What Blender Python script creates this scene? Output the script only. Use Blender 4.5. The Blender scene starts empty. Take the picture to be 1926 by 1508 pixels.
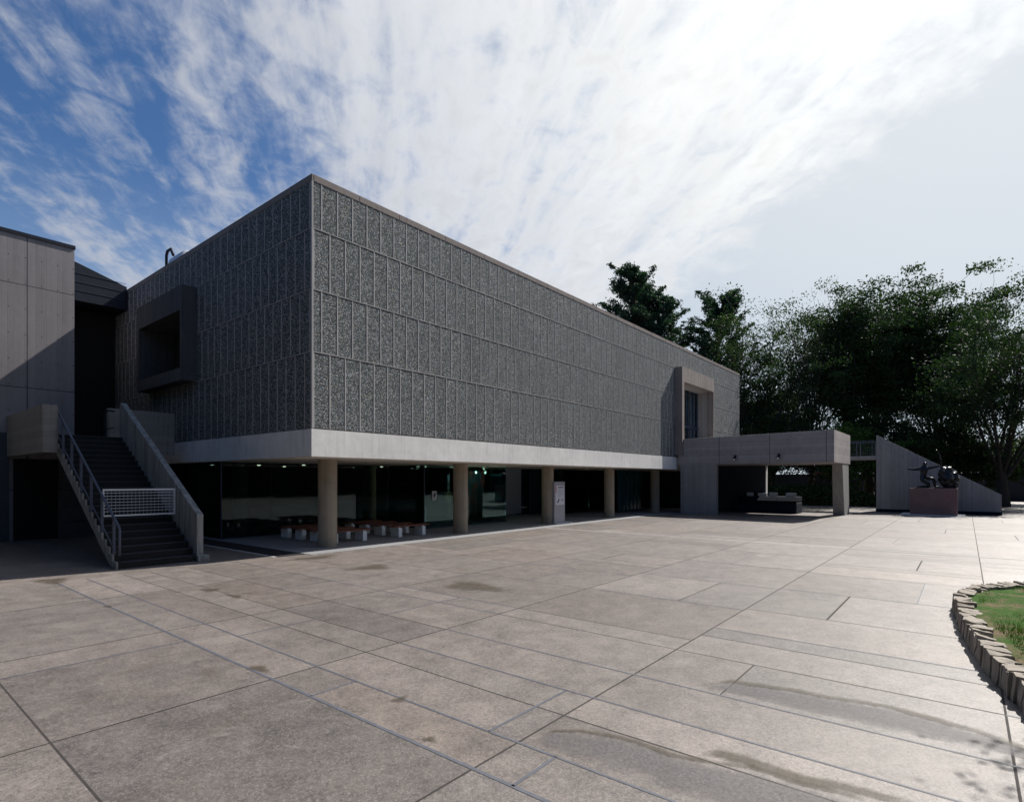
import bpy, bmesh, math, random
import numpy as np
from mathutils import Vector, Matrix, noise as mnoise
C = bpy.context.scene
COL = C.collection
R = math.radians

# ------------------------------------------------------------------ camera
CAMP = (-9.176, -15.428, 2.272)
cd = bpy.data.cameras.new("camera"); cam = bpy.data.objects.new("camera", cd); COL.objects.link(cam)
cam.location = CAMP; cam.rotation_euler = (R(90), 0, -R(51.332))
cd.sensor_width = 36; cd.lens = 36*1046.6/1926
cd.shift_x = -16.2/1926; cd.shift_y = 148.1/1926
cd.clip_start = 0.05; cd.clip_end = 3000
C.camera = cam
# ------------------------------------------------------------------ light
SUN = Vector((0.93, -0.22, 1.0)).normalized()
sl = bpy.data.lights.new("sun", 'SUN'); sl.energy = 5.0; sl.angle = R(0.53); sl.color = (1, .955, .89)
so = bpy.data.objects.new("sun", sl); COL.objects.link(so)
so.rotation_euler = SUN.to_track_quat('Z', 'Y').to_euler(); so.location = (60, -30, 60)
C.view_settings.view_transform = 'Standard'; C.view_settings.look = 'None'
C.view_settings.exposure = 0.5; C.view_settings.gamma = 1.0
C.cycles.max_bounces = 6; C.cycles.transparent_max_bounces = 16

class NT:
    """small node helper"""
    def __init__(s, nt): s.nt = nt
    def n(s, t, **k):
        nd = s.nt.nodes.new(t)
        for a, v in k.items(): setattr(nd, a, v)
        return nd
    def link(s, a, b): s.nt.links.new(a, b)
    def put(s, sock, v):
        if isinstance(v, bpy.types.NodeSocket): s.nt.links.new(v, sock)
        elif v is not None: sock.default_value = v
    def m(s, op, a, b=None, c=None, clamp=False):
        nd = s.n('ShaderNodeMath', operation=op, use_clamp=clamp)
        for i, v in enumerate((a, b, c)): s.put(nd.inputs[i], v) if v is not None else None
        return nd.outputs[0]
    def mix(s, f, a, b, blend='MIX'):
        nd = s.n('ShaderNodeMix', data_type='RGBA', blend_type=blend)
        s.put(nd.inputs[0], f)
        for i, v in ((6, a), (7, b)):
            if isinstance(v, (tuple, list)): v = (*v[:3], 1)
            s.put(nd.inputs[i], v)
        return nd.outputs[2]
    def step(s, v, lo, hi, a=0., b=1.):
        nd = s.n('ShaderNodeMapRange', interpolation_type='SMOOTHSTEP')
        for i, x in enumerate((v, lo, hi, a, b)): s.put(nd.inputs[i], x)
        return nd.outputs[0]
    def lin(s, v, lo, hi, a=0., b=1.):
        nd = s.n('ShaderNodeMapRange')
        for i, x in enumerate((v, lo, hi, a, b)): s.put(nd.inputs[i], x)
        return nd.outputs[0]
    def noise(s, vec, scale, detail=4, rough=.55, dist=0.):
        nd = s.n('ShaderNodeTexNoise'); s.put(nd.inputs['Vector'], vec)
        nd.inputs['Scale'].default_value = scale; nd.inputs['Detail'].default_value = detail
        nd.inputs['Roughness'].default_value = rough; nd.inputs['Distortion'].default_value = dist
        return nd.outputs[0]
    def mapv(s, vec, sc=(1, 1, 1), loc=(0, 0, 0), rot=(0, 0, 0)):
        nd = s.n('ShaderNodeMapping'); s.put(nd.inputs[0], vec)
        nd.inputs['Scale'].default_value = sc; nd.inputs['Location'].default_value = loc; nd.inputs['Rotation'].default_value = rot
        return nd.outputs[0]
    def xyz(s, vec):
        nd = s.n('ShaderNodeSeparateXYZ'); s.put(nd.inputs[0], vec); return nd.outputs
    def comb(s, x, y, z):
        nd = s.n('ShaderNodeCombineXYZ')
        for i, v in enumerate((x, y, z)): s.put(nd.inputs[i], v)
        return nd.outputs[0]
    def ramp(s, f, stops, interp='LINEAR'):
        nd = s.n('ShaderNodeValToRGB'); s.put(nd.inputs[0], f); r = nd.color_ramp; r.interpolation = interp
        while len(r.elements) > 1: r.elements.remove(r.elements[-1])
        r.elements[0].position = stops[0][0]; r.elements[0].color = (*stops[0][1], 1)
        for p, c in stops[1:]:
            e = r.elements.new(p); e.color = (*c, 1)
        return nd.outputs[0]

# ------------------------------------------------------------------ sky: Nishita + streaked cloud deck
w = bpy.data.worlds.new("World"); C.world = w; w.use_nodes = True
w.node_tree.nodes.clear(); t = NT(w.node_tree)
sky = t.n('ShaderNodeTexSky', sky_type='NISHITA'); sky.sun_disc = False
sky.sun_elevation = math.asin(SUN.z); sky.sun_rotation = math.atan2(SUN.x, SUN.y)
sky.altitude = 0; sky.air_density = 1.0; sky.dust_density = 0.6; sky.ozone_density = 3.0
gen = t.n('ShaderNodeTexCoord').outputs['Generated']
X, Y, Z = t.xyz(gen)[:3]
A = R(53.6)
zz = t.m('ADD', t.m('MAXIMUM', Z, 0.0), 0.12)
u = t.m('DIVIDE', t.m('ADD', t.m('MULTIPLY', X, math.cos(A)), t.m('MULTIPLY', Y, math.sin(A))), zz)
v = t.m('DIVIDE', t.m('ADD', t.m('MULTIPLY', X, -math.sin(A)), t.m('MULTIPLY', Y, math.cos(A))), zz)
P1 = t.comb(t.m('MULTIPLY', u, 1.1), t.m('MULTIPLY', v, 5.5), 0.3)
P2 = t.comb(t.m('MULTIPLY', u, 6.5), t.m('MULTIPLY', v, 8.5), 1.7)
P3 = t.comb(t.m('MULTIPLY', u, 14.0), t.m('MULTIPLY', v, 19.0), 5.1)
n1 = t.noise(P1, 1.6, 5, .55, .35)
n2 = t.noise(P2, 1.5, 6, .58, .5)
n3 = t.noise(P3, 1.2, 6, .65, .3)
nn = t.m('ADD', t.m('ADD', t.m('MULTIPLY', n1, .42), t.m('MULTIPLY', n2, .44)), t.m('MULTIPLY', n3, .14))
# coverage falls off to the clear west (v > .3) and stops at a ragged edge at v < -1
vv = t.m('ADD', v, t.m('MULTIPLY', t.m('SUBTRACT', n2, .5), .35))
low = t.step(u, 1.55, 2.3, 0., .10)
thr = t.m('SUBTRACT', t.lin(vv, -.20, .72, .345, .56), low)
cov = t.step(nn, t.m('SUBTRACT', thr, .07), t.m('ADD', thr, .20))
edge = t.step(t.m('ADD', vv, t.m('MULTIPLY', t.m('SUBTRACT', t.noise(t.comb(t.m('MULTIPLY', u, 3.), t.m('MULTIPLY', v, 2.), 9.), 1.6, 6, .6), .5), .55)), -1.22, -.92)
fwd = t.step(u, .42, .78)
cov = t.m('MULTIPLY', t.m('MULTIPLY', cov, edge), fwd)
sd = t.n('ShaderNodeVectorMath', operation='DOT_PRODUCT'); t.link(gen, sd.inputs[0]); sd.inputs[1].default_value = SUN
c1 = t.m('MAXIMUM', sd.outputs['Value'], 0.0)
glow = t.m('POWER', c1, 3.0)
cb = t.m('ADD', .45, t.m('MULTIPLY', glow, .40))
shade = t.m('ADD', t.lin(n2, .3, .7, 1.07, .92), t.lin(n3, .3, .7, .035, -.035))
cb = t.m('MULTIPLY', cb, shade)
warm = t.mix(t.m('MINIMUM', t.m('MULTIPLY', glow, 1.6), 1.0), (.86, .90, 1.0), (.985, 1.0, 1.0))
cloud = t.mix(1.0, warm, t.comb(cb, cb, cb), 'MULTIPLY')
skyc = t.mix(1.0, sky.outputs[0], (.038, .054, .070), 'MULTIPLY')
hz_ = t.m('MULTIPLY', t.m('MULTIPLY', t.step(vv, .75, -1.25), t.step(c1, .35, .86)), .93)         # thin veil of high haze, thicker toward the sun
veil = t.mix(t.m('MINIMUM', glow, 1.0), (.41, .45, .49), (.60, .625, .64))
base = t.mix(hz_, skyc, veil)
hor = t.m('MULTIPLY', t.step(Z, .46, .04, 0., .62), t.step(c1, -.05, .35, .08, 1.))
base = t.mix(hor, base, (.46, .52, .58))
fin = t.mix(t.m('MULTIPLY', cov, .96), base, cloud)
bg = t.n('ShaderNodeBackground'); t.link(fin, bg.inputs[0]); bg.inputs[1].default_value = 1.0
ow = t.n('ShaderNodeOutputWorld'); t.link(bg.outputs[0], ow.inputs[0])

# ------------------------------------------------------------------ materials
def newmat(name):
    m = bpy.data.materials.new(name); m.use_nodes = True
    nt = m.node_tree; nt.nodes.clear(); t = NT(nt)
    b = t.n('ShaderNodeBsdfPrincipled'); o = t.n('ShaderNodeOutputMaterial'); t.link(b.outputs[0], o.inputs[0])
    return m, t, b, o
def bump(t, b, h, s, d=.01):
    nd = t.n('ShaderNodeBump'); nd.inputs['Strength'].default_value = s; nd.inputs['Distance'].default_value = d
    t.link(h, nd.inputs['Height']); t.link(nd.outputs[0], b.inputs['Normal'])
def pos(t): return t.n('ShaderNodeNewGeometry').outputs['Position']
def simple(name, c, rough=.6, metal=0., var=.12, scale=6., spec=.5, bs=0.):
    m, t, b, o = newmat(name); p = pos(t)
    f = t.noise(p, scale, 5, .6)
    col = t.mix(t.lin(f, .3, .7), tuple(x*(1-var) for x in c), tuple(min(1, x*(1+var)) for x in c))
    t.link(col, b.inputs['Base Color']); b.inputs['Roughness'].default_value = rough; b.inputs['Metallic'].default_value = metal
    b.inputs['Specular IOR Level'].default_value = spec
    if bs: bump(t, b, t.noise(p, scale*8, 3), bs)
    return m
def concrete(name, c, board=None, w=.12, stain=.35, streak=0., rough=.85, tint=(.30, .24, .17), contrast=.16, joints=None, holes=None, weather=0.):
    """board-marked concrete: board 'v' or 'h' marks, drip streaks, blotches, optional panel joints and tie holes"""
    m, t, b, o = newmat(name); p = pos(t); X, Y, Z = t.xyz(p)[:3]
    hcoord = t.m('ADD', X, Y)
    big = t.noise(p, .55, 5, .6); mid = t.noise(p, 3.5, 6, .65); fine = t.noise(p, 45, 3, .7)
    k = t.m('ADD', t.m('MULTIPLY', t.m('SUBTRACT', big, .5), contrast*2.2), t.m('MULTIPLY', t.m('SUBTRACT', mid, .5), contrast*1.6))
    k = t.m('ADD', k, t.m('MULTIPLY', t.m('SUBTRACT', fine, .5), contrast*1.1))
    hgt = fine
    if board:
        s = hcoord if board == 'v' else Z
        idx = t.m('FLOOR', t.m('DIVIDE', s, w)); wn = t.n('ShaderNodeTexWhiteNoise', noise_dimensions='1D'); t.link(idx, wn.inputs['W'])
        k = t.m('ADD', k, t.m('MULTIPLY', t.m('SUBTRACT', wn.outputs[0], .5), contrast*.9))
        fr = t.m('FRACT', t.m('DIVIDE', s, w)); ln = t.step(t.m('ABSOLUTE', t.m('SUBTRACT', fr, .5)), .44, .5)
        k = t.m('SUBTRACT', k, t.m('MULTIPLY', ln, contrast*.55))
        g = t.noise(t.mapv(p, (14, 14, .8) if board == 'v' else (.6, .6, 22)), 1.6, 5, .7)
        k = t.m('ADD', k, t.m('MULTIPLY', t.m('SUBTRACT', g, .5), contrast*1.3))
        hgt = t.m('SUBTRACT', t.m('ADD', fine, g), ln)
    if streak:
        dr = t.noise(t.mapv(p, (5, 5, .25)), 1.5, 5, .65)
        k = t.m('SUBTRACT', k, t.m('MULTIPLY', t.step(dr, .5, .75), streak))
    val = t.m('MAXIMUM', t.m('ADD', 1.0, k), .15)
    col = t.mix(1.0, tuple(c), t.comb(val, val, val), 'MULTIPLY')
    if stain:
        st = t.step(t.noise(t.mapv(p, (1.2, 1.2, .5)), 1.1, 6, .65), .52, .8)
        col = t.mix(t.m('MULTIPLY', st, stain), col, tint)
    if weather:
        wz = t.step(t.noise(t.mapv(p, (7, 7, .7)), 1., 6, .7), .42, .66)
        col = t.mix(t.m('MULTIPLY', wz, weather), col, (.05, .055, .05))
    if joints:   # (axis offset, spacing, [z heights])
        x0, sp, zs = joints
        f = t.m('ABSOLUTE', t.m('SUBTRACT', t.m('FRACT', t.m('ADD', t.m('DIVIDE', t.m('SUBTRACT', hcoord, x0), sp), .5)), .5))
        jm = t.m('LESS_THAN', f, .014/sp)
        for z in zs: jm = t.m('MAXIMUM', jm, t.m('LESS_THAN', t.m('ABSOLUTE', t.m('SUBTRACT', Z, z)), .014))
        col = t.mix(jm, col, (.03, .035, .045))
        hgt = t.m('SUBTRACT', hgt, t.m('MULTIPLY', jm, 3))
    if holes:
        hx, hz, ox, oz = holes
        fx = t.m('SUBTRACT', t.m('FRACT', t.m('DIVIDE', t.m('ADD', hcoord, ox), hx)), .5)
        fz = t.m('SUBTRACT', t.m('FRACT', t.m('DIVIDE', t.m('ADD', Z, oz), hz)), .5)
        dd = t.m('SQRT', t.m('ADD', t.m('POWER', t.m('MULTIPLY', fx, hx), 2.), t.m('POWER', t.m('MULTIPLY', fz, hz), 2.)))
        col = t.mix(t.m('LESS_THAN', dd, .022), col, (.06, .06, .07))
    t.link(col, b.inputs['Base Color']); b.inputs['Roughness'].default_value = rough; b.inputs['Specular IOR Level'].default_value = .25
    bump(t, b, hgt, .25, .006)
    return m
M = {}
M['fascia'] = concrete('smooth_grey_concrete', (.70, .685, .67), None, stain=.22, streak=.22, contrast=.24, tint=(.42, .38, .33))
M['fascia_side'] = M['fascia']
M['coping'] = concrete('brown_weathered_concrete', (.225, .195, .182), None, stain=.4, streak=.3, contrast=.22, tint=(.10, .08, .07))
M['board'] = concrete('board_marked_concrete', (.235, .205, .19), 'v', .11, stain=.45, streak=.25, contrast=.24, tint=(.20, .13, .09))
M['column'] = concrete('column_concrete', (.30, .255, .20), 'v', .085, stain=.5, streak=.25, contrast=.22, tint=(.24, .17, .11))
M['pav_h'] = concrete('pavilion_board_concrete', (.36, .33, .315), 'h', .10, stain=.35, streak=.1, contrast=.24, tint=(.17, .15, .14), joints=(18.05, 3.1, []))
M['pav_v'] = concrete('pavilion_wall_concrete', (.31, .295, .285), 'v', .10, stain=.25, streak=.2, contrast=.20, tint=(.2, .18, .16))
M['wing'] = concrete('wing_concrete', (.245, .225, .235), 'v', .16, stain=.12, streak=.14, contrast=.15, tint=(.22, .21, .22), joints=(7.92, 1.93, [9.61, 5.75, 1.9]), holes=(.48, .965, .05, .45))
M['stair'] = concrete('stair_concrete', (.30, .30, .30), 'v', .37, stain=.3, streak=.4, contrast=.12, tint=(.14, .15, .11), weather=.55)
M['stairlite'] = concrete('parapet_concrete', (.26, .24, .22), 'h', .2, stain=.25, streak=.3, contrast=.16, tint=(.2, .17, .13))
M['box_shaded'] = concrete('shade_darkened_box_concrete', (.075, .078, .085), 'v', .11, stain=.4, streak=.4, contrast=.2, tint=(.06, .06, .06))  # darker copy of the board concrete; shade on this side put into its colour
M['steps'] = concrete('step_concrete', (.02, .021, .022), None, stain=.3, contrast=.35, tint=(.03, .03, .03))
M['soffit'] = concrete('soffit_concrete', (.56, .50, .43), None, stain=.15, contrast=.08)
M['floor'] = concrete('terrace_concrete', (.22, .22, .225), None, stain=.3, contrast=.14, tint=(.2, .18, .16))
M['granite'] = concrete('pink_granite', (.20, .125, .12), None, stain=.25, contrast=.30, tint=(.1, .07, .07), rough=.6)
M['stone'] = concrete('kerb_stone', (.30, .265, .225), None, stain=.4, contrast=.45, tint=(.16, .12, .09))
M['darkmetal'] = simple('dark_blue_metal', (.012, .016, .028), .65, .0, .2, 6., .2)
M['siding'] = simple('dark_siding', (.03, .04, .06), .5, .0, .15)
M['black'] = simple('black_void', (.006, .006, .008), .9, 0, .1)
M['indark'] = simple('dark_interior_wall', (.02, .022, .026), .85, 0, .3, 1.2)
M['rail'] = simple('grey_blue_painted_steel', (.065, .075, .115), .5, .1, .15, 9)
M['white'] = simple('white_paint', (.62, .64, .68), .45, 0, .06)
M['legwhite'] = simple('white_concrete_block', (.85, .86, .88), .7, 0, .05)
M['wood'] = simple('red_brown_timber', (.17, .05, .028), .5, 0, .35, 14)
M['bronze'] = simple('dark_bronze', (.035, .035, .038), .28, .75, .35, 7)
M['bowbronze'] = M['bronze']
M['locker'] = simple('dark_blue_steel', (.009, .016, .028), .85, 0, .15, 6., .12)
M['kiosk'] = simple('silver_grey_panel', (.33, .32, .36), .45, .2, .05)
M['board_white'] = simple('notice_white', (.58, .59, .64), .5, 0, .05)
M['ink'] = simple('dark_print', (.06, .06, .08), .6, 0, .2)
M['red'] = simple('red_print', (.55, .06, .06), .6, 0, .1)
M['yellow'] = simple('yellow_paper', (.42, .36, .12), .7, 0, .1)
M['frame'] = simple('window_frame_metal', (.04, .06, .10), .35, .4, .1)
M['blind'] = simple('window_blind', (.78, .78, .82), .8, 0, .06)
M['teal'] = simple('teal_glass_screen', (.01, .06, .068), .15, 0, .2, 1.0)
M['greywall'] = simple('grey_white_panel', (.30, .32, .40), .6, 0, .05)
M['brick'] = simple('far_brick', (.33, .13, .08), .8, 0, .2, 2)
M['tank'] = simple('pale_tank_paint', (.50, .53, .60), .4, .1, .06)
M['soil'] = simple('bare_soil', (.14, .10, .07), .95, 0, .4, 3)
M['bark'] = simple('tree_bark', (.045, .038, .03), .9, 0, .4, 8, .2)

def glassmat(name, tint, refl=1.0):
    m, t, b, o = newmat(name); t.nt.nodes.remove(b)
    tr = t.n('ShaderNodeBsdfTransparent'); tr.inputs[0].default_value = (*tint, 1)
    gl = t.n('ShaderNodeBsdfGlossy'); gl.inputs['Roughness'].default_value = .004; gl.inputs[0].default_value = (.85, .95, 1, 1)
    wv = t.noise(pos(t), .55, 2, .5)
    bn = t.n('ShaderNodeBump'); bn.inputs['Strength'].default_value = .03; bn.inputs['Distance'].default_value = .1; t.link(wv, bn.inputs['Height']); t.link(bn.outputs[0], gl.inputs['Normal'])
    fr = t.n('ShaderNodeFresnel'); fr.inputs[0].default_value = 1.5
    mx = t.n('ShaderNodeMixShader'); t.link(t.m('MULTIPLY', fr.outputs[0], refl, clamp=True), mx.inputs[0]); t.link(tr.outputs[0], mx.inputs[1]); t.link(gl.outputs[0], mx.inputs[2])
    t.link(mx.outputs[0], o.inputs[0]); return m
M['glass'] = glassmat('tinted_glass', (.50, .62, .62), .9)
M['window'] = glassmat('clear_window_glass', (.86, .9, .92), .9)
M['glass_clear'] = glassmat('green_edge_glass', (.42, .60, .56), .9)

def emit(name, c, s):
    m, t, b, o = newmat(name); b.inputs['Base Color'].default_value = (*c, 1)
    b.inputs['Emission Color'].default_value = (*c, 1); b.inputs['Emission Strength'].default_value = s; return m
M['lamp'] = emit('lit_lamp', (1, .88, .66), 2.2)

# pebble-faced precast panels
def pebble():
    m, t, b, o = newmat('pebble_faced_panel'); p = pos(t)
    X, Y, Z = t.xyz(p)[:3]
    dp = t.n('ShaderNodeVectorMath', operation='ADD'); t.link(p, dp.inputs[0])
    vo = t.n('ShaderNodeTexVoronoi', feature='F1'); t.link(p, vo.inputs['Vector']); vo.inputs['Scale'].default_value = 29.0; vo.inputs['Randomness'].default_value = 1
    rnd = t.xyz(vo.outputs['Color'])[0]; rnd2 = t.xyz(vo.outputs['Color'])[1]
    big = t.noise(p, .9, 4, .6)
    idx = t.m('FLOOR', t.m('DIVIDE', t.m('ADD', X, Y), .552)); idz = t.m('FLOOR', t.m('DIVIDE', Z, 1.9))
    wn = t.n('ShaderNodeTexWhiteNoise', noise_dimensions='2D'); t.link(t.comb(idx, idz, 0.), wn.inputs['Vector'])
    r = t.ramp(rnd, [(0, (.035, .045, .052)), (.30, (.072, .086, .096)), (.52, (.118, .132, .142)), (.68, (.175, .185, .195)), (.80, (.25, .25, .255)), (.90, (.28, .25, .205)), (.95, (.19, .21, .26)), (1, (.36, .36, .36))])
    bl = t.m('ADD', 1.15, t.m('ADD', t.m('MULTIPLY', big, .30), t.m('MULTIPLY', wn.outputs[0], .20)))
    bl = t.m('SUBTRACT', bl, t.m('MULTIPLY', t.step(t.noise(t.mapv(p, (4, 4, .22)), 1.3, 6, .7), .52, .72), .22))
    col = t.mix(1.0, r, t.comb(bl, bl, bl), 'MULTIPLY')
    d = vo.outputs['Distance']
    col = t.mix(t.step(d, .46, .66), col, (.07, .075, .07))
    t.link(col, b.inputs['Base Color']); b.inputs['Roughness'].default_value = .85; b.inputs['Specular IOR Level'].default_value = .18
    h = t.m('SUBTRACT', 1.0, d); bump(t, b, t.m('ADD', h, t.m('MULTIPLY', rnd2, .45)), .6, .013)
    return m
M['pebble'] = pebble()
M['rib'] = concrete('panel_joint_concrete', (.33, .32, .32), None, stain=.3, contrast=.25, tint=(.2, .17, .15))

# plaza paving: every slab has its own tone (colour attribute), rough washed aggregate
def paving():
    m, t, b, o = newmat('washed_aggregate_paving'); p = pos(t)
    at = t.n('ShaderNodeAttribute', attribute_name='tone').outputs['Color']
    big = t.noise(p, .45, 6, .65, .4); mid = t.noise(p, 2.6, 9, .75, .3); fine = t.noise(p, 22, 6, .85); vf = t.noise(p, 90, 3, .85)
    k = t.m('ADD', 1.0, t.m('MULTIPLY', t.m('SUBTRACT', big, .5), .85))
    k = t.m('ADD', k, t.m('MULTIPLY', t.m('SUBTRACT', mid, .5), 1.9))
    k = t.m('ADD', k, t.m('MULTIPLY', t.m('SUBTRACT', fine, .5), 2.6))
    k = t.m('MAXIMUM', t.m('ADD', k, t.m('MULTIPLY', t.m('SUBTRACT', vf, .5), 1.8)), .22)
    col = t.mix(1.0, at, t.comb(k, k, k), 'MULTIPLY')
    vo = t.n('ShaderNodeTexVoronoi', feature='F1'); t.link(p, vo.inputs['Vector']); vo.inputs['Scale'].default_value = 85
    vr = t.xyz(vo.outputs['Color'])[0]
    col = t.mix(t.m('MULTIPLY', t.m('GREATER_THAN', vr, .86), .45), col, (.05, .045, .045)); col = t.mix(t.m('MULTIPLY', t.m('LESS_THAN', vr, .10), .35), col, (.30, .28, .26))
    st = t.step(t.noise(p, .8, 8, .72, .8), .55, .75)
    col = t.mix(t.m('MULTIPLY', st, .50), col, (.088, .064, .046))
    pt = t.step(t.noise(p, 7, 6, .8), .60, .72); col = t.mix(t.m('MULTIPLY', pt, .40), col, (.065, .052, .045))
    lt = t.step(t.noise(p, 1.3, 8, .78, 1.2), .54, .68); col = t.mix(t.m('MULTIPLY', lt, .42), col, (.25, .225, .20))
    t.link(col, b.inputs['Base Color']); b.inputs['Roughness'].default_value = .47; b.inputs['Specular IOR Level'].default_value = .62
    bump(t, b, t.m('ADD', fine, vf), .5, .006)
    return m
M['paving'] = paving()
M['jointdark'] = simple('dark_joint', (.032, .027, .025), .9, 0, .3)
M['jointgrey'] = simple('grey_sealant_joint', (.085, .09, .11), .6, 0, .2)
M['jointlite'] = simple('pale_line', (.42, .41, .40), .7, 0, .1)
M['earth'] = simple('outer_ground', (.06, .055, .045), .95, 0, .4, .3)

def stainmat(name, c1, c2, sc=50.):
    m, t, b, o = newmat(name); p = pos(t)
    f = t.noise(p, sc, 4, .75); t.link(t.mix(t.lin(f, .3, .7), c1, c2), b.inputs['Base Color'])
    b.inputs['Roughness'].default_value = .6; b.inputs['Specular IOR Level'].default_value = .4
    at = t.n('ShaderNodeAttribute', attribute_name='tone'); a = t.xyz(at.outputs['Color'])[0]
    n = t.noise(p, 3.0, 10, .8); a = t.m('MULTIPLY', t.step(t.m('ADD', a, t.m('MULTIPLY', t.m('SUBTRACT', n, .5), 2.0)), .05, 1.15), .66)
    t.link(a, b.inputs['Alpha']); return m
M['agg'] = stainmat('coarse_blue_grey_aggregate', (.045, .04, .04), (.21, .195, .20), 38.)
M['brownstain'] = stainmat('brown_moss_stain', (.05, .038, .022), (.10, .08, .055), 30.)

def leafmat(name, c1, c2, c3):
    m, t, b, o = newmat(name); p = pos(t)
    at = t.n('ShaderNodeAttribute', attribute_name='tone'); a = t.xyz(at.outputs['Color'])[0]
    col = t.ramp(a, [(0, c1), (.6, c2), (1, c3)])
    t.link(col, b.inputs['Base Color']); b.inputs['Roughness'].default_value = .6; b.inputs['Specular IOR Level'].default_value = .15
    tl = t.n('ShaderNodeBsdfTranslucent'); t.link(t.mix(1., col, (1.2, 1.6, .6), 'MULTIPLY'), tl.inputs[0])
    mx = t.n('ShaderNodeMixShader'); mx.inputs[0].default_value = .22; t.link(b.outputs[0], mx.inputs[1]); t.link(tl.outputs[0], mx.inputs[2]); t.link(mx.outputs[0], o.inputs[0])
    return m
M['leaf'] = leafmat('dark_green_leaves', (.016, .03, .014), (.034, .058, .024), (.07, .105, .038))
M['leafconifer'] = leafmat('blue_green_needles', (.014, .034, .026), (.026, .056, .038), (.045, .085, .05))
M['leafbright'] = leafmat('bright_green_leaves', (.03, .06, .015), (.06, .11, .025), (.10, .17, .035))
M['grass'] = leafmat('grass_blades', (.03, .06, .012), (.05, .10, .016), (.12, .14, .035))

# ------------------------------------------------------------------ mesh helpers
class MB:
    def __init__(s): s.bm = bmesh.new(); s.mats = []
    def mi(s, m):
        if m is None: return 0
        if m not in s.mats: s.mats.append(m)
        return s.mats.index(m)
    def box(s, x0, x1, y0, y1, z0, z1, m=None, rz=0., piv=None):
        i = s.mi(m); vs = [s.bm.verts.new((x, y, z)) for z in (z0, z1) for y in (y0, y1) for x in (x0, x1)]
        for q in ((0, 2, 3, 1), (4, 5, 7, 6), (0, 1, 5, 4), (2, 6, 7, 3), (0, 4, 6, 2), (1, 3, 7, 5)):
            f = s.bm.faces.new([vs[k] for k in q]); f.material_index = i
        if rz:
            pv = piv or ((x0+x1)/2, (y0+y1)/2, 0)
            bmesh.ops.rotate(s.bm, verts=vs, cent=pv, matrix=Matrix.Rotation(rz, 3, 'Z'))
        return s
    def hexa(s, b, tp, m=None):
        """b, tp: four corners each, same order"""
        i = s.mi(m); vb = [s.bm.verts.new(p) for p in b]; vt = [s.bm.verts.new(p) for p in tp]
        fs = [vb[::-1], vt] + [[vb[k], vb[(k+1) % 4], vt[(k+1) % 4], vt[k]] for k in range(4)]
        for f in fs: s.bm.faces.new(f).material_index = i
        return s
    def prism(s, poly, axis, a, b, m=None):
        """polygon in the plane normal to axis, extruded a..b"""
        def P(p, q): return {'x': (q, p[0], p[1]), 'y': (p[0], q, p[1]), 'z': (p[0], p[1], q)}[axis]
        i = s.mi(m); A_ = [s.bm.verts.new(P(p, a)) for p in poly]; B_ = [s.bm.verts.new(P(p, b)) for p in poly]
        s.bm.faces.new(A_).material_index = i; s.bm.faces.new(B_[::-1]).material_index = i
        n = len(poly)
        for k in range(n): s.bm.faces.new([A_[k], B_[k], B_[(k+1) % n], A_[(k+1) % n]]).material_index = i
        return s
    def tube(s, pts, r, m=None, seg=8, r1=None, cap=True):
        i = s.mi(m); pts = [Vector(p) for p in pts]; n = len(pts); rings = []
        for k, p in enumerate(pts):
            d = (pts[min(k+1, n-1)]-pts[max(k-1, 0)]).normalized()
            a = d.orthogonal().normalized() if k == 0 else (a - d*a.dot(d)).normalized()
            bb = d.cross(a); rr = r if r1 is None else r+(r1-r)*k/(n-1)
            if isinstance(r, (list, tuple)): rr = r[k]
            rings.append([s.bm.verts.new(p+(a*math.cos(2*math.pi*j/seg)+bb*math.sin(2*math.pi*j/seg))*rr) for j in range(seg)])
        for k in range(n-1):
            for j in range(seg):
                f = s.bm.faces.new([rings[k][j], rings[k][(j+1) % seg], rings[k+1][(j+1) % seg], rings[k+1][j]]); f.material_index = i; f.smooth = True
        if cap:
            s.bm.faces.new(rings[0][::-1]).material_index = i; s.bm.faces.new(rings[-1]).material_index = i
        return s
    def build(s, name, mat=None, parent=None, bevel=0.):
        bmesh.ops.recalc_face_normals(s.bm, faces=s.bm.faces[:])
        me = bpy.data.meshes.new(name); s.bm.to_mesh(me); s.bm.free()
        ms = s.mats if s.mats else [mat]
        for m in ms: me.materials.append(m or mat)
        o = bpy.data.objects.new(name, me); COL.objects.link(o)
        if parent: o.parent = parent; o.matrix_parent_inverse = Matrix.Translation(-Vector(parent.location)) if not parent.get('_rot') else Matrix()
        if bevel:
            bv = o.modifiers.new('bevel', 'BEVEL'); bv.width = bevel; bv.segments = 2; bv.limit_method = 'ANGLE'
        return o
def tag(o, label=None, cat=None, group=None, kind=None):
    for k, v_ in (('label', label), ('category', cat), ('group', group), ('kind', kind)):
        if v_: o[k] = v_
    return o
def empty(name, loc, label, cat, group=None):
    o = bpy.data.objects.new(name, None); COL.objects.link(o); o.location = loc; o.empty_display_size = .3
    return tag(o, label, cat, group)
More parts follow.
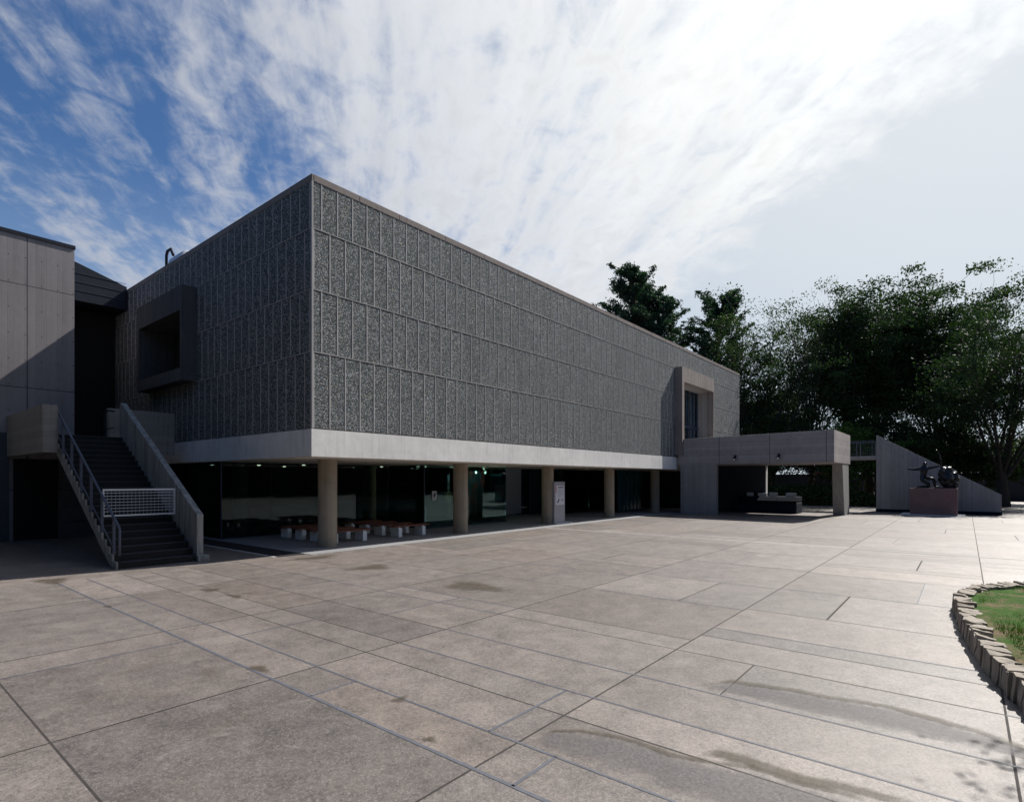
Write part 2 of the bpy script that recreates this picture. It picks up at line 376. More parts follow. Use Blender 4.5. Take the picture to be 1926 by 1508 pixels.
def arrmesh(name, verts, faces4, mat, tone=None, parent=None, loc=None, smooth=False):
    """fast quad mesh from numpy arrays, optional face tone -> corner colour"""
    me = bpy.data.meshes.new(name); nv = len(verts); nf = len(faces4); k = faces4.shape[1]
    me.vertices.add(nv); me.vertices.foreach_set('co', verts.astype(np.float32).ravel())
    me.loops.add(nf*k); me.loops.foreach_set('vertex_index', faces4.astype(np.int32).ravel())
    me.polygons.add(nf); me.polygons.foreach_set('loop_start', np.arange(0, nf*k, k, dtype=np.int32))
    me.update(calc_edges=True)
    if tone is not None:
        ca = me.color_attributes.new('tone', 'FLOAT_COLOR', 'CORNER')
        tt = np.asarray(tone, dtype=np.float32)
        if tt.ndim == 1: tt = np.stack([tt, tt, tt], 1)
        cc = np.ones((nf, k, 4), np.float32); cc[:, :, :3] = tt[:, None, :]
        ca.data.foreach_set('color', cc.ravel())
    me.materials.append(mat)
    o = bpy.data.objects.new(name, me); COL.objects.link(o)
    if parent: o.parent = parent
    if loc is not None: o.location = loc
    return o

# ================================================================== THE GROUND
tag(MB().box(-400, 500, -400, 500, -.5, -.06).build('ground', M['earth']), kind='structure')
rng = random.Random(7)
YB = [-70, -62, -54, -46.2, -38.2, -31.8, -25.4, -22.2, -19.0, -15.73, -12.40, -9.25, -6.05, -2.55, .33]
XM = [-40, -34, -28, -22, -17.6, -14.4, -11.2, -9.6, -7.96, -5.99, -5.43, -4.72, -4.17, -3.28, -2.05]
cells = []; dark = []; grey = []   # cells x0,x1,y0,y1 ; joints
def hsplit(x0, x1, y0, y1, bi):
    w_ = x1-x0; h_ = y1-y0
    if w_ > 1.1 and h_ > 2.2 and rng.random() < .45:
        ym = y0+h_*rng.choice([.3, .38, .5, .62, .7]); cells.append((x0, x1, y0, ym)); cells.append((x0, x1, ym, y1))
        (grey if rng.random() < .5 else dark).append((x0, x1, ym, ym, 'x', rng.uniform(.016, .035)))
    else: cells.append((x0, x1, y0, y1))
forced = {  # extra joints measured in the foreground: band index -> [(x0, x1, y)]
    8: [], 9: [(-5.99, -5.43, -12.80)], 10: [(-5.99, -5.43, -10.05), (-5.43, -4.17, -12.06)],
    11: [(-7.96, -5.99, -6.83), (-5.43, -4.17, -7.16), (-3.28, -1.2, -7.8)], 12: [], 13: []}
for bi in range(len(YB)-1):
    y0, y1 = YB[bi], YB[bi+1]; xs = list(XM); x = -2.05
    meas = {9: [-1.15, -.62, .97, 3.3, 5.9], 10: [-1.5, .84, 3.2, 6.1, 9.], 11: [-1.5, .75, 2.8], 12: [.5, 2.8]}.get(bi, [])
    xs += meas; x = xs[-1]
    while x < 75:
        x += rng.choice([.55, .85, 1.4, 1.4, 2.26, 2.26, 3.65]); xs.append(x)
    for i in range(len(xs)-1):
        a, b_ = xs[i], xs[i+1]
        fy = [f for f in forced.get(bi, []) if f[0] <= a+.01 and f[1] >= b_-.01]
        if fy:
            ym = fy[0][2]; cells.append((a, b_, y0, ym)); cells.append((a, b_, ym, y1)); grey.append((a, b_, ym, ym, 'x', .03))
        elif a < -3.3 and y0 > -16: cells.append((a, b_, y0, y1))
        else: hsplit(a, b_, y0, y1, bi)
        if i > 0:
            g = a in (-5.99, -5.43) and y0 > -16 or (rng.random() < .5 and a > -3.2) or (a in (-4.17, -3.28) and y1 < -9)
            (grey if g else dark).append((a, a, y0, y1, 'y', (.036 if a in (-5.99,) else .026) if g else .017))
for y in YB[1:-1]: dark.append((-40, 75, y, y, 'x', .02))
ys2 = [.33, 4.2, 8.1, 12.3]
for i in range(3):
    for a, b_ in zip([-40, -20, -14, -9, -7.96, -5.99, -4.72, -3.28, -2.05], [-20, -14, -9, -7.96, -5.99, -4.72, -3.28, -2.05, -.95]):
        cells.append((a, b_, ys2[i], ys2[i+1]))
V = []; F = []; T = []
for x0, x1, y0, y1 in cells:
    k = len(V); V += [(x0, y0, 0), (x1, y0, 0), (x1, y1, 0), (x0, y1, 0)]; F.append((k, k+1, k+2, k+3))
    b0 = rng.gauss(1., .10); r_ = rng.gauss(0, .0016)
    if rng.random() < .06: b0 *= .88; r_ += .003
    if y1 > .3 and y0 < -2 and -6 < x0 < -3.5: b0 = 1.28 if x0 < -4.8 else 1.12
    T.append((.158*b0+r_, .135*b0, .122*b0-r_*.6))
tag(arrmesh('plaza_paving', np.array(V, float), np.array(F), M['paving'], np.clip(T, .05, .5)), kind='structure')
def strips(lst, name, mat, z):
    V = []; F = []
    for a, b_, c, d, ax, w_ in lst:
        h = w_/2; k = len(V)
        V += [(a-(h if ax == 'y' else 0), c-(h if ax == 'x' else 0), z), (b_+(h if ax == 'y' else 0), c-(h if ax == 'x' else 0), z),
              (b_+(h if ax == 'y' else 0), d+(h if ax == 'x' else 0), z), (a-(h if ax == 'y' else 0), d+(h if ax == 'x' else 0), z)]
        F.append((k, k+1, k+2, k+3))
    tag(arrmesh(name, np.array(V, float), np.array(F), mat), kind='structure')
strips([d for d in dark if d[4] == 'y'], 'paving_joint', M['jointdark'], .0015)
strips([d for d in dark if d[4] == 'x'], 'paving_joint', M['jointdark'], .0022)
strips(grey, 'sealed_paving_joint', M['jointgrey'], .003)
strips([(12.1, 12.1, -40, .3, 'y', .09), (-.90, -.90, .4, 8.0, 'y', .10)], 'pale_paving_line', M['jointlite'], .004)
tag(MB().box(-.78, -.03, .42, 11.9, -.04, .003).build('gutter', M['black']), kind='structure')
tag(MB().box(-.95, -.0, .33, 12.3, -.045, -.01).build('gutter_bed', M['jointdark']), kind='structure')

def PXG(px, py):      # ground point of a measured spot of the plaza
    k = (px-979.2)/1046.6; m_ = (902.1-py)/1046.6; Fx, Fy, Rx, Ry = .78078, .62480, .62480, -.78078
    d = (Fx+k*Rx, Fy+k*Ry); t_ = -2.272/m_; return (CAMP[0]+d[0]*t_, CAMP[1]+d[1]*t_)
def band(name, up, lo, mat, z, prof=(0, 1, 1, 1)):
    n = len(up); rows = len(prof); V = []; F = []; tone = []
    for i in range(n):
        for j in range(rows):
            f = j/(rows-1); V.append((up[i][0]*(1-f)+lo[i][0]*f, up[i][1]*(1-f)+lo[i][1]*f, z))
    me = bpy.data.meshes.new(name)
    for i in range(n-1):
        for j in range(rows-1): F.append((i*rows+j, (i+1)*rows+j, (i+1)*rows+j+1, i*rows+j+1))
    me.from_pydata(V, [], F); ca = me.color_attributes.new('tone', 'FLOAT_COLOR', 'POINT')
    for i in range(n):
        e = 0 if i in (0, n-1) else 1
        for j in range(rows): a = prof[j]*e; ca.data[i*rows+j].color = (a, a, a, 1)
    me.materials.append(mat); o = bpy.data.objects.new(name, me); COL.objects.link(o); tag(o, kind='structure')
def c4(l): return [PXG(960+x/1.994, 960+y/1.994) for x, y in l]
up = c4([(690, 655), (830, 640), (1050, 672), (1200, 700), (1400, 730), (1600, 785), (1750, 828), (1900, 880), (2100, 950)])
lo = c4([(700, 662), (830, 688), (1050, 738), (1200, 772), (1400, 818), (1600, 860), (1750, 893), (1900, 925), (2100, 985)])
band('coarse_paving_patch', up, lo, M['agg'], .0048, (0, .9, 1, .75, .35))
up2 = c4([(90, 856), (160, 826), (260, 826), (370, 842), (470, 865), (600, 915), (760, 945), (900, 960), (1060, 1015), (1250, 1060), (1500, 1130)])
lo2 = c4([(80, 868), (160, 900), (260, 933), (370, 970), (470, 1005), (600, 1050), (760, 1105), (900, 1150), (1060, 1205), (1250, 1270), (1500, 1350)])
band('coarse_paving_patch', up2, lo2, M['agg'], .0048, (0, .9, 1, .75, .35))
def off(l, dx, dy): return [(x+dx, y+dy) for x, y in l]
band('brown_paving_stain', off(up, .10, .0), off(up, -.10, -.0), M['brownstain'], .0056, (0, .7, .9, 0))
b1 = c4([(700, 900), (780, 888), (880, 905), (980, 940), (1100, 985), (1250, 1010), (1400, 1050), (1600, 1090)])
b2 = c4([(700, 925), (780, 935), (880, 965), (980, 1000), (1100, 1035), (1250, 1060), (1400, 1100), (1600, 1150)])
band('brown_paving_stain', b1, b2, M['brownstain'], .0056, (0, .9, .9, 0))
band('brown_paving_stain', off(up2, .06, 0), off(up2, -.06, 0), M['brownstain'], .0064, (0, .7, .7, 0))
def blot(pts):
    cx_ = sum(p[0] for p in pts)/len(pts); cy_ = sum(p[1] for p in pts)/len(pts)
    n = 14; V = [(cx_, cy_, .0072)]; rx = max(abs(p[0]-cx_) for p in pts); ry = max(abs(p[1]-cy_) for p in pts)
    for r_, a_ in ((.5, 0), (1., 0)):
        for k in range(n):
            th = 2*math.pi*k/n; q = r_*(1+.25*math.sin(3*th+cx_)); V.append((cx_+rx*q*math.cos(th), cy_+ry*q*math.sin(th), .0072))
    F = [(0, 1+k, 1+(k+1) % n) for k in range(n)]+[(1+k, 1+n+k, 1+n+(k+1) % n, 1+(k+1) % n) for k in range(n)]
    me = bpy.data.meshes.new('brown_paving_stain'); me.from_pydata(V, [], F); ca = me.color_attributes.new('tone', 'FLOAT_COLOR', 'POINT')
    for i in range(len(V)): a = 1. if i == 0 else (.75 if i <= n else 0); ca.data[i].color = (a, a, a, 1)
    me.materials.append(M['brownstain']); o = bpy.data.objects.new('brown_paving_stain', me); COL.objects.link(o); tag(o, kind='structure')
def c3(l): return [PXG(x/2.006, 1000+y/2.006) for x, y in l]
for l in ([(750, 215), (835, 215), (790, 230)], [(860, 235), (915, 240), (885, 255)], [(1270, 140), (1420, 118), (1510, 130), (1400, 150)],
          [(1620, 195), (1850, 190), (1900, 230), (1800, 215)], [(120, 180), (280, 175), (200, 200)], [(1050, 105), (1330, 88), (1180, 100)], [(380, 280), (440, 285)], [(930, 505), (1030, 515), (980, 530)], [(1450, 640), (1560, 625)],
          [(1600, 770), (1650, 780), (1620, 800)]): blot(c3(l))

# ---- lawn island with a kerb of upright rough stones
isl = [(-9.0, -16.5), (-6.0, -16.3), (-4.0, -16.15), (-2.9, -16.0), (-1.95, -15.87), (-1.36, -15.75), (-.58, -15.59), (.3, -15.48), (1.03, -15.40), (1.8, -15.33), (2.52, -15.28), (3.2, -15.24), (3.8, -15.32), (4.35, -15.5), (4.95, -15.8), (5.45, -16.15), (5.9, -16.7), (6.4, -17.4), (7.4, -18.6), (8.6, -20), (9, -22), (8.5, -25), (4, -27), (-4, -26), (-9, -23), (-10.4, -19.5), (-10.2, -17.4)]
me = bpy.data.meshes.new('lawn'); V = []; F = []
gx = np.linspace(-10, 9, 60); gy = np.linspace(-26.5, -15.5, 40)
cxm, cym = -1, -20
n = len(isl); V = [(0, -20, .36)]
for r_, z_ in ((.25, .36), (.5, .33), (.75, .28), (.92, .23), (.985, .2)):
    for p in isl: V.append(((p[0])*r_+0*(1-r_), p[1]*r_-20*(1-r_), z_+.02*math.sin(p[0]*3+r_*9)))
F = [(0, 1+k, 1+(k+1) % n) for k in range(n)]
for q in range(4):
    for k in range(n): F.append((1+q*n+k, 1+(q+1)*n+k, 1+(q+1)*n+(k+1) % n, 1+q*n+(k+1) % n))
me.from_pydata(V, [], F); me.materials.append(None)
def lawnmat():
    m, t, b, o = newmat('patchy_lawn'); p = pos(t)
    f = t.noise(p, 1.1, 7, .7, .4); g = t.noise(p, 25, 4, .7)
    g1 = t.mix(t.lin(g, .3, .7), (.022, .06, .008), (.045, .10, .014)); s1 = t.mix(t.lin(g, .3, .7), (.09, .065, .04), (.19, .14, .09))
    t.link(t.mix(t.step(f, .46, .62), g1, s1), b.inputs['Base Color']); b.inputs['Roughness'].default_value = .95; b.inputs['Specular IOR Level'].default_value = .1; bump(t, b, g, .6, .02); return m
me.materials[0] = lawnmat(); o = bpy.data.objects.new('lawn', me); COL.objects.link(o); tag(o, kind='structure')
for f in me.polygons: f.use_smooth = True
# stones
kb = MB(); rs = random.Random(3); seglen = 0
pl = isl+[isl[0]]
for i in range(len(pl)-1):
    a = Vector((*pl[i], 0)); b_ = Vector((*pl[i+1], 0)); L = (b_-a).length; d = (b_-a)/L; nrm = Vector((d.y, -d.x, 0)); s_ = 0.
    if nrm.dot(Vector((0, -20, 0))-a) < 0: nrm = -nrm
    while s_ < L-.02:
        wd = min(rs.uniform(.06, .19), L-s_+.03); h = rs.uniform(.245, .285); dp = rs.uniform(.18, .28); ofs = rs.uniform(-.014, .014)
        p0 = a+d*s_+nrm*ofs; p1 = a+d*(s_+wd-.001)+nrm*(ofs+rs.uniform(-.012, .012)); q = lambda v_, z, k=.0: (v_.x+rs.uniform(-.012, .012), v_.y+rs.uniform(-.012, .012), z+rs.uniform(-.02, .02)*k)
        mid0 = p0+nrm*dp; mid1 = p1+nrm*dp
        kb.hexa([(*p0.xy, -.02), (*p1.xy, -.02), (*mid1.xy, -.02), (*mid0.xy, -.02)], [q(p0+nrm*.02, h, 1), q(p1+nrm*.02, h, 1), q(mid1, h-.02, 1), q(mid0, h-.02, 1)])
        s_ += wd
bmesh.ops.subdivide_edges(kb.bm, edges=kb.bm.edges[:], cuts=2, use_grid_fill=True)
for v_ in kb.bm.verts:
    nz = mnoise.noise_vector(v_.co*9)*.02+mnoise.noise_vector(v_.co*28)*.008; v_.co += nz
tag(kb.build('stone_kerb', M['stone']), 'low kerb of rough upright stones edging the curved lawn', 'kerb')
# grass blades
nr = np.random.RandomState(5); NB = 120000
bx = nr.uniform(-3.2, 8.2, NB); by = nr.uniform(-21, -15.5, NB)
def inside(x, y):
    c = np.zeros(len(x), bool); j = len(isl)-1
    for i in range(len(isl)):
        xi, yi = isl[i]; xj, yj = isl[j]
        c ^= ((yi > y) != (yj > y)) & (x < (xj-xi)*(y-yi)/(yj-yi+1e-9)+xi); j = i
    return c
ins = inside(bx, by-0) & inside(bx, by+.36) & inside(bx+.3, by) & inside(bx-.3, by)
bx, by = bx[ins], by[ins]
keep = np.array([mnoise.noise(Vector((x*.8, y*.8, 0)))+.35*mnoise.noise(Vector((x*3, y*3, 4))) > -.12 for x, y in zip(bx, by)])
bx, by = bx[keep], by[keep]; N = len(bx)
def lawn_z(x, y): 
    r_ = np.clip(np.hypot(x/6.5, (y+20)/4.4), 0, 1.05); return .36-.16*np.clip(r_, 0, 1)**2.2
bz = lawn_z(bx, by)-.03; an = nr.uniform(0, 6.28, N); h = nr.uniform(.035, .085, N)+.02; wd = .007
V = np.zeros((N, 3, 3)); V[:, 0] = np.stack([bx-np.cos(an)*wd, by-np.sin(an)*wd, bz], 1); V[:, 1] = np.stack([bx+np.cos(an)*wd, by+np.sin(an)*wd, bz], 1)
V[:, 2] = np.stack([bx+nr.normal(0, .025, N), by+nr.normal(0, .025, N), bz+h], 1)
tag(arrmesh('grass', V.reshape(-1, 3), np.arange(N*3).reshape(-1, 3), M['grass'], nr.uniform(0, 1, N)**1.3), kind='stuff')

# ================================================================== THE MUSEUM BUILDING
Ltot, S0, FT, TOP = 40.8, 2.962, 3.816, 11.54
ZR = [3.83, 6.153, 8.052, 9.901, 11.33]
mus = empty('museum_building', (0, 0, 0), 'large concrete gallery block faced with pebble panels, raised on round columns', 'building')
D = 40.8
# fascia beam ring + soffit (flat slab), upper body
MB().box(0, Ltot, 0, D, S0+.02, FT).build('edge_beam', M['fascia'], mus)
MB().box(.02, Ltot-.02, .02, D-.02, S0, S0+.02).build('soffit', M['soffit'], mus)
fp = MB()
fp.box(.9, Ltot-.035, .9, D-.035, FT, 11.40, M['pebble'])
for bx_ in ((.035, 27.25, FT, 11.40), (32.94, Ltot-.035, FT, 11.40), (27.25, 32.94, 8.97, 11.40), (27.25, 32.94, FT, 4.31)): fp.box(bx_[0], bx_[1], .035, .899, bx_[2], bx_[3], M['pebble'])
for bx_ in ((.90, 8.54, FT, 11.40), (13.19, D-.035, FT, 11.40), (8.54, 13.19, 8.96, 11.40), (8.54, 13.19, FT, 6.62)): fp.box(.035, .899, bx_[0], bx_[1], bx_[2], bx_[3], M['pebble'])
HOLE = {'x': (27.22, 32.97, 4.28, 9.0), 'y': (8.50, 13.22, 6.6, 8.98)}
def segs(p0, p1, h0, h1, inside):
    if not inside: return [(p0, p1)]
    return [(a, b_) for a, b_ in ((p0, min(p1, h0)), (max(p0, h1), p1)) if b_-a > .02]
def ribs(axis, z0, z1, off_, lo_, hi_):
    x = off_; H = HOLE[axis]
    while x < hi_:
        for a_, b_ in segs(z0+.02, z1-.02, H[2], H[3], H[0] < x < H[1]):
            if x > lo_:
                if axis == 'x': fp.prism([(x-.026, .036), (x-.012, .025), (x+.012, .025), (x+.026, .036)], 'z', a_, b_, M['rib'])
                else: fp.prism([(.036, x-.026), (.025, x-.012), (.025, x+.012), (.036, x+.026)], 'z', a_, b_, M['rib'])
        x += .5525
for k in range(4):
    z0, z1 = ZR[k], ZR[k+1]
    ribs('x', z0, z1, .083 if k % 2 == 0 else .35, 0.04, Ltot-.04)
    ribs('y', z0, z1, .45 if k % 2 == 0 else .175, .04, D)
    if k:
        for a_, b_ in segs(.022, Ltot-.022, HOLE['x'][0], HOLE['x'][1], HOLE['x'][2] < z0 < HOLE['x'][3]):
            fp.box(a_+.01, b_-.01, .030, .034, z0-.026, z0-.008, M['jointdark']); fp.box(a_, b_, .022, .034, z0-.008, z0+.020, M['rib'])
        for a_, b_ in segs(.036, D-.018, HOLE['y'][0], HOLE['y'][1], HOLE['y'][2] < z0 < HOLE['y'][3]):
            fp.box(.030, .034, a_, b_, z0-.026, z0-.008, M['jointdark']); fp.box(.022, .034, a_, b_, z0-.008, z0+.020, M['rib'])
fp.box(.018, .075, .018, .034, FT+.02, 11.33, M['rib'])
fp.box(.018, .034, .034, .10, FT+.02, 11.33, M['rib'])
fp.box(.02, Ltot-.02, .02, .034, FT+.001, FT+.035, M['jointdark'])
fp.build('panelled_wall', None, mus)
cp = MB(); x = 0.
edges = [.0, .085, 1.72, 3.36, 5.55]
while edges[-1] < Ltot-2.3: edges.append(edges[-1]+2.21)
edges.append(Ltot)
for a, b_ in zip(edges[:-1], edges[1:]): cp.box(a+(.02 if a == 0 else .008), b_-.008, .02, .42, 11.335, TOP)
yy = .425
while yy < D: cp.box(.02, .40, yy, min(yy+2.2, D), 11.335, TOP); yy += 2.21
cp.box(.45, Ltot-.4, .45, D-.4, 11.2, 11.42)
cp.build('coping', M['coping'], mus, .008)
# columns
for i in range(7):
    for j in range(3):
        x, y = 1.45+6.35*i, 1.45+6.35*j
        if j == 2 and i > 3: continue
        cb_ = MB(); cb_.tube([(x, y, 0.01), (x, y, S0)], .312, seg=40, cap=False); cb_.build('column', M['column'], mus)
MB().box(-.0, Ltot, .0, D, -.04, .012).build('floor_slab', M['floor'], mus)
# glazing under the block
gl = MB()
def pane_run(x0, x1, y, z0, z1, n, m, name='glass_wall'):
    w_ = (x1-x0)/n
    for i in range(n):
        g = MB(); g.box(x0+i*w_+.006, x0+(i+1)*w_-.006, y, y+.015, z0, z1); g.build('glass_pane', M[m], mus)
pane_run(.20, 8.0, 6.62, .03, S0-.003, 4, 'glass')
pane_run(8.06, 13.85, 4.02, .03, S0-.003, 5, 'glass_clear')
MB().box(8.02, 8.035, 4.02, 6.6, .03, S0-.003).build('glass_pane', M['glass'], mus)
MB().box(13.86, 13.875, 4.03, 8.2, .03, S0-.003).build('glass_pane', M['glass_clear'], mus)
MB().box(.20, .215, 6.65, 16, .03, S0-.003).build('glass_pane', M['glass'], mus)
fm = MB(); fm.box(8.0, 13.88, 4.0, 4.06, .013, .06); fm.box(.18, 8.0, 6.6, 6.66, .013, .06)
for x in (.2, 8.02): fm.box(x-.02, x+.02, 6.59 if x < 1 else 3.99, 6.63 if x < 1 else 4.03, .06, S0-.01)
fm.build('glazing_frame', M['frame'], mus)
# interior, unlit
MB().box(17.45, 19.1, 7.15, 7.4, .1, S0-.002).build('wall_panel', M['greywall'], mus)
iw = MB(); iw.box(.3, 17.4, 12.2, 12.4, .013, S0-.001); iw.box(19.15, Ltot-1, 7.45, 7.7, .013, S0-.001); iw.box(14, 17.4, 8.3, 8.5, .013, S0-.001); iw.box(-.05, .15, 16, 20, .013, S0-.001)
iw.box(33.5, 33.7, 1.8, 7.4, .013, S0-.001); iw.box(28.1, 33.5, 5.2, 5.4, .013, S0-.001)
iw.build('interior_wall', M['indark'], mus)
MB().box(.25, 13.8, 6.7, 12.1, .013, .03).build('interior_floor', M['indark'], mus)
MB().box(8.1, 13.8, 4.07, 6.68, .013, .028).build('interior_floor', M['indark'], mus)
# lobby counters / displays behind the glass
MB().box(9.2, 10.6, 7.5, 8.2, .03, 1.0).build('counter', M['siding'], mus); MB().box(2.5, 5.6, 10., 10.7, .03, 1.05).build('counter', M['siding'], mus)
def mural(name, m1, bl):
    m, t, b, o = newmat(name); p = pos(t); f = t.noise(p, bl, 3, .5, 1.2)
    t.link(t.ramp(f, m1), b.inputs['Base Color']); b.inputs['Roughness'].default_value = .6; return m
M['poster1'] = mural('indigo_mottled_poster', [(.30, (.008, .010, .03)), (.5, (.018, .02, .06)), (.62, (.06, .05, .13)), (.72, (.20, .19, .26))], 1.1)
M['poster2'] = mural('colour_blotch_poster', [(.33, (.02, .07, .12)), (.46, (.05, .12, .2)), (.55, (.30, .06, .05)), (.68, (.45, .14, .10))], .9)
pb = MB().box(19.16, 21.55, 7.38, 7.44, .12, S0-.05).build('wall_poster', M['poster1'], mus)
lt = MB()
for k in range(9): lt.box(19.3+k*.075, 19.345+k*.075, 7.36, 7.378, .42, .42+.07+.02*((k*5) % 3))
lt.build('poster_lettering', M['board_white'], pb)
MB().box(12.3, 13.8, 5.50, 5.54, .5, 2.75).build('display_poster', M['poster2'], mus)
MB().box(24.6, 28.0, 3.1, 3.16, .06, S0-.05).build('teal_screen', M['teal'], mus)
for k in range(6): MB().box(24.6+k*.56, 24.63+k*.56, 3.06, 3.098, .06, S0-.06).build('screen_mullion', M['frame'], mus)
dr = MB(); dr.box(19.6, 24.5, 5.3, 5.33, .05, S0-.05); dr.build('entrance_glass', M['glass_clear'], mus)
MB().box(19.6, 24.5, 6.8, 6.9, .013, S0-.002).build('entrance_wall', M['siding'], mus)
for x, y in ((18.9, 2.2), (21.1, 2.6)):
    MB().box(x, x+.55, y, y+.5, S0-.09, S0-.001).build('ceiling_lamp', M['coping'], mus)
for x, y in ((1.9, 11.6), (3.45, 10.3), (5.5, 11.8), (7.1, 11.0), (6.5, 9.2), (10.2, 6.4), (9.6, 6.3), (11.9, 6.2), (8.9, 8.3), (4.6, 8.4), (12.8, 7.0)):
    m_ = MB(); m_.tube([(x, y, S0-.03), (x, y, S0-.002)], .07, seg=12); m_.build('downlight', M['lamp'], mus)
for k, (x, y) in enumerate(((10.9, 4.7), (12.9, 4.75))):
    m_ = MB(); m_.tube([(x, y, S0-.16), (x, y, S0-.01)], .05, seg=12); lo_ = m_.build('lobby_lamp', M['lamp'], mus)
    ld = bpy.data.lights.new('lobby_lamp_light', 'POINT'); ld.energy = 30; ld.color = (1, .8, .6); ld.shadow_soft_size = .06
    lb_ = bpy.data.objects.new('lobby_lamp_light', ld); COL.objects.link(lb_); lb_.location = (x, y-.12, S0-.3); lb_.parent = mus
# window boxes
def window_box_front():
    o = MB(); X0, X1, Yf = 26.93, 33.02, -.49; Z0, Z1 = 3.95, 9.92
    a, b_, c = 27.29, 32.90, 8.93
    o.box(X0, a, Yf, .034, Z0, Z1); o.box(b_, X1, Yf, .034, Z0, Z1); o.box(a, b_, Yf, .034, c, Z1)
    o.box(a, b_, Yf, .034, Z0, 4.35)
    r = o.build('window_box', M['board'], mus)
    ln = MB(); ln.box(a-.03, a+.01, .034, .89, 4.32, c+.02); ln.box(b_-.01, b_+.03, .034, .89, 4.32, c+.02); ln.box(a+.01, b_-.01, .034, .89, c-.01, c+.03); ln.box(a+.01, b_-.01, .034, .89, 4.32, 4.36)
    ln.build('reveal', M['pav_v'], r)
    MB().box(a+.02, b_-.02, .80, .81, 4.37, c-.02).build('window_glass', M['window'], r)
    MB().box(a+.02, b_-.02, .88, .885, 4.37, c-.02).build('room_behind', M['frame'], r)
    for x0, x1, z0, z1, m_ in ((27.5, 28.6, 6.30, 8.75, 'blind'), (28.75, 30.6, 6.3, 8.75, 'blind'), (30.9, 31.45, 6.3, 8.75, 'blind'), (31.7, 32.6, 4.4, 8.75, 'blind'), (27.4, 29.2, 4.4, 6.05, 'greywall'), (29.5, 30.6, 4.4, 6.05, 'blind')):
        MB().box(x0, x1, .84, .85, z0, z1).build('blind', M[m_], r)
    f = MB()
    for x in (27.35, 29.2, 31.0, 32.0, 32.78): f.box(x, x+.07, .72, .799, 4.37, c-.03)
    f.box(a+.02, b_-.02, .68, .719, 6.08, 6.27); f.build('window_frame', M['frame'], r)
window_box_front()
def window_box_side():
    o = MB(); Y0, Y1, Xf = 8.40, 13.42, -.51; Z0, Z1 = 6.17, 9.88; a, b_, c, d = 8.58, 13.15, 6.66, 8.92
    o.box(Xf, .034, Y0, a, Z0, Z1); o.box(Xf, .034, b_, Y1, Z0, Z1); o.box(Xf, .034, a, b_, d, Z1); o.box(Xf, .034, a, b_, Z0, c)
    r = o.build('window_box', M['box_shaded'], mus)
    ln = MB(); ln.box(.034, .89, a-.03, a+.01, c-.02, d+.02); ln.box(.034, .89, b_-.01, b_+.03, c-.02, d+.02); ln.box(.034, .89, a+.01, b_-.01, d-.01, d+.03); ln.box(.034, .89, a+.01, b_-.01, c-.03, c+.01); ln.build('reveal', M['box_shaded'], r)
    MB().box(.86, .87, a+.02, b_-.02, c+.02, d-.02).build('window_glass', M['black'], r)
window_box_side()

tk = empty('roof_tank', (2.2, 16.0, 11.42), 'pale rounded tank with dark bent pipe on the flat roof', 'tank')
q = MB(); q.tube([(2.2, 14.7, 13.2), (2.2, 14.8, 13.2), (2.2, 16.2, 13.2), (2.2, 16.3, 13.2)], [.4, .5, .5, .4], seg=20); q.box(1.8, 2.6, 14.9, 16.1, 11.42, 12.8); q.build('tank_body', M['tank'], tk)
q = MB(); q.tube([(1.9, 17.0, 11.42), (1.9, 17.0, 13.9), (1.9, 16.85, 14.1), (1.9, 16.4, 14.1), (1.9, 16.1, 13.7)], .07, seg=8); q.build('pipe', M['darkmetal'], tk)

# ================================================================== WEST WING, LINK BLOCK
wg = empty('concrete_wing', (-10, 12.32, 0), 'pale concrete wing with panel joints and tie holes, shutter at its foot', 'building')
MB().box(-30, -2.97, 12.32, 30, 0, 11.45).build('wall', M['wing'], wg)
MB().box(-30.03, -2.94, 12.28, 30, 11.45, 11.58).build('roof_edge', M['darkmetal'], wg)
sh = MB(); 
for k in range(40): sh.box(-8.2, -4.92, 12.27-(.012 if k % 2 else 0), 12.315, .02+k*.10, .02+k*.10+.10)
sh.build('rolling_shutter', M['siding'], wg)
MB().box(-4.80, -3.50, 12.25, 12.315, 0, 3.05).build('doorway', M['black'], wg)
sd_ = MB()
for k in range(5): sd_.box(-3.45, -1.0, 12.0, 12.1, .02+k*.62, .62+k*.62)
sd_.build('siding_panel', M['siding'], wg)
lk = empty('link_block', (-1.2, 16.4, 0), 'dark metal clad link block with sloping top between wing and gallery', 'building')
MB().prism([(-3.2, 10.5), (-3.2, 12.62), (-.02, 11.62), (-.02, 10.5)], 'y', 16.4, 26).build('upper_cladding', M['darkmetal'], lk)
q = MB()
for z in (10.95, 11.35, 11.75): q.box(-2.96, -.05, 16.385, 16.399, z, z+.02)
q.build('cladding_seam', M['siding'], lk)
MB().box(-2.96, -.02, 18.2, 18.4, 0, 10.5).build('recess_wall', M['black'], lk)

# ================================================================== OUTDOOR STAIRCASE
st = empty('outdoor_staircase', (-3.6, 1.4, 0), 'concrete staircase climbing to the upper landing, solid parapet on its right', 'staircase')
XL, XR = -4.52, -2.66; NS = 22; RI = 3.75/NS; TR = .297; Y0 = 1.4
q = MB()
for k in range(NS):
    y = Y0+k*TR; q.hexa([(XL, y, max(0, k*RI-.22)), (XR-.003, y, max(0, k*RI-.22)), (XR-.003, y+TR, max(0, (k+1)*RI-.22)), (XL, y+TR, max(0, (k+1)*RI-.22))],
                        [(XL, y, (k+1)*RI), (XR-.003, y, (k+1)*RI), (XR-.003, y+TR, (k+1)*RI), (XL, y+TR, (k+1)*RI)])
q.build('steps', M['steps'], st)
q = MB()
for k in range(NS): y = Y0+k*TR; q.box(XL+.06, XR-.06, y-.014, y+.03, (k+1)*RI-.012, (k+1)*RI+.004)
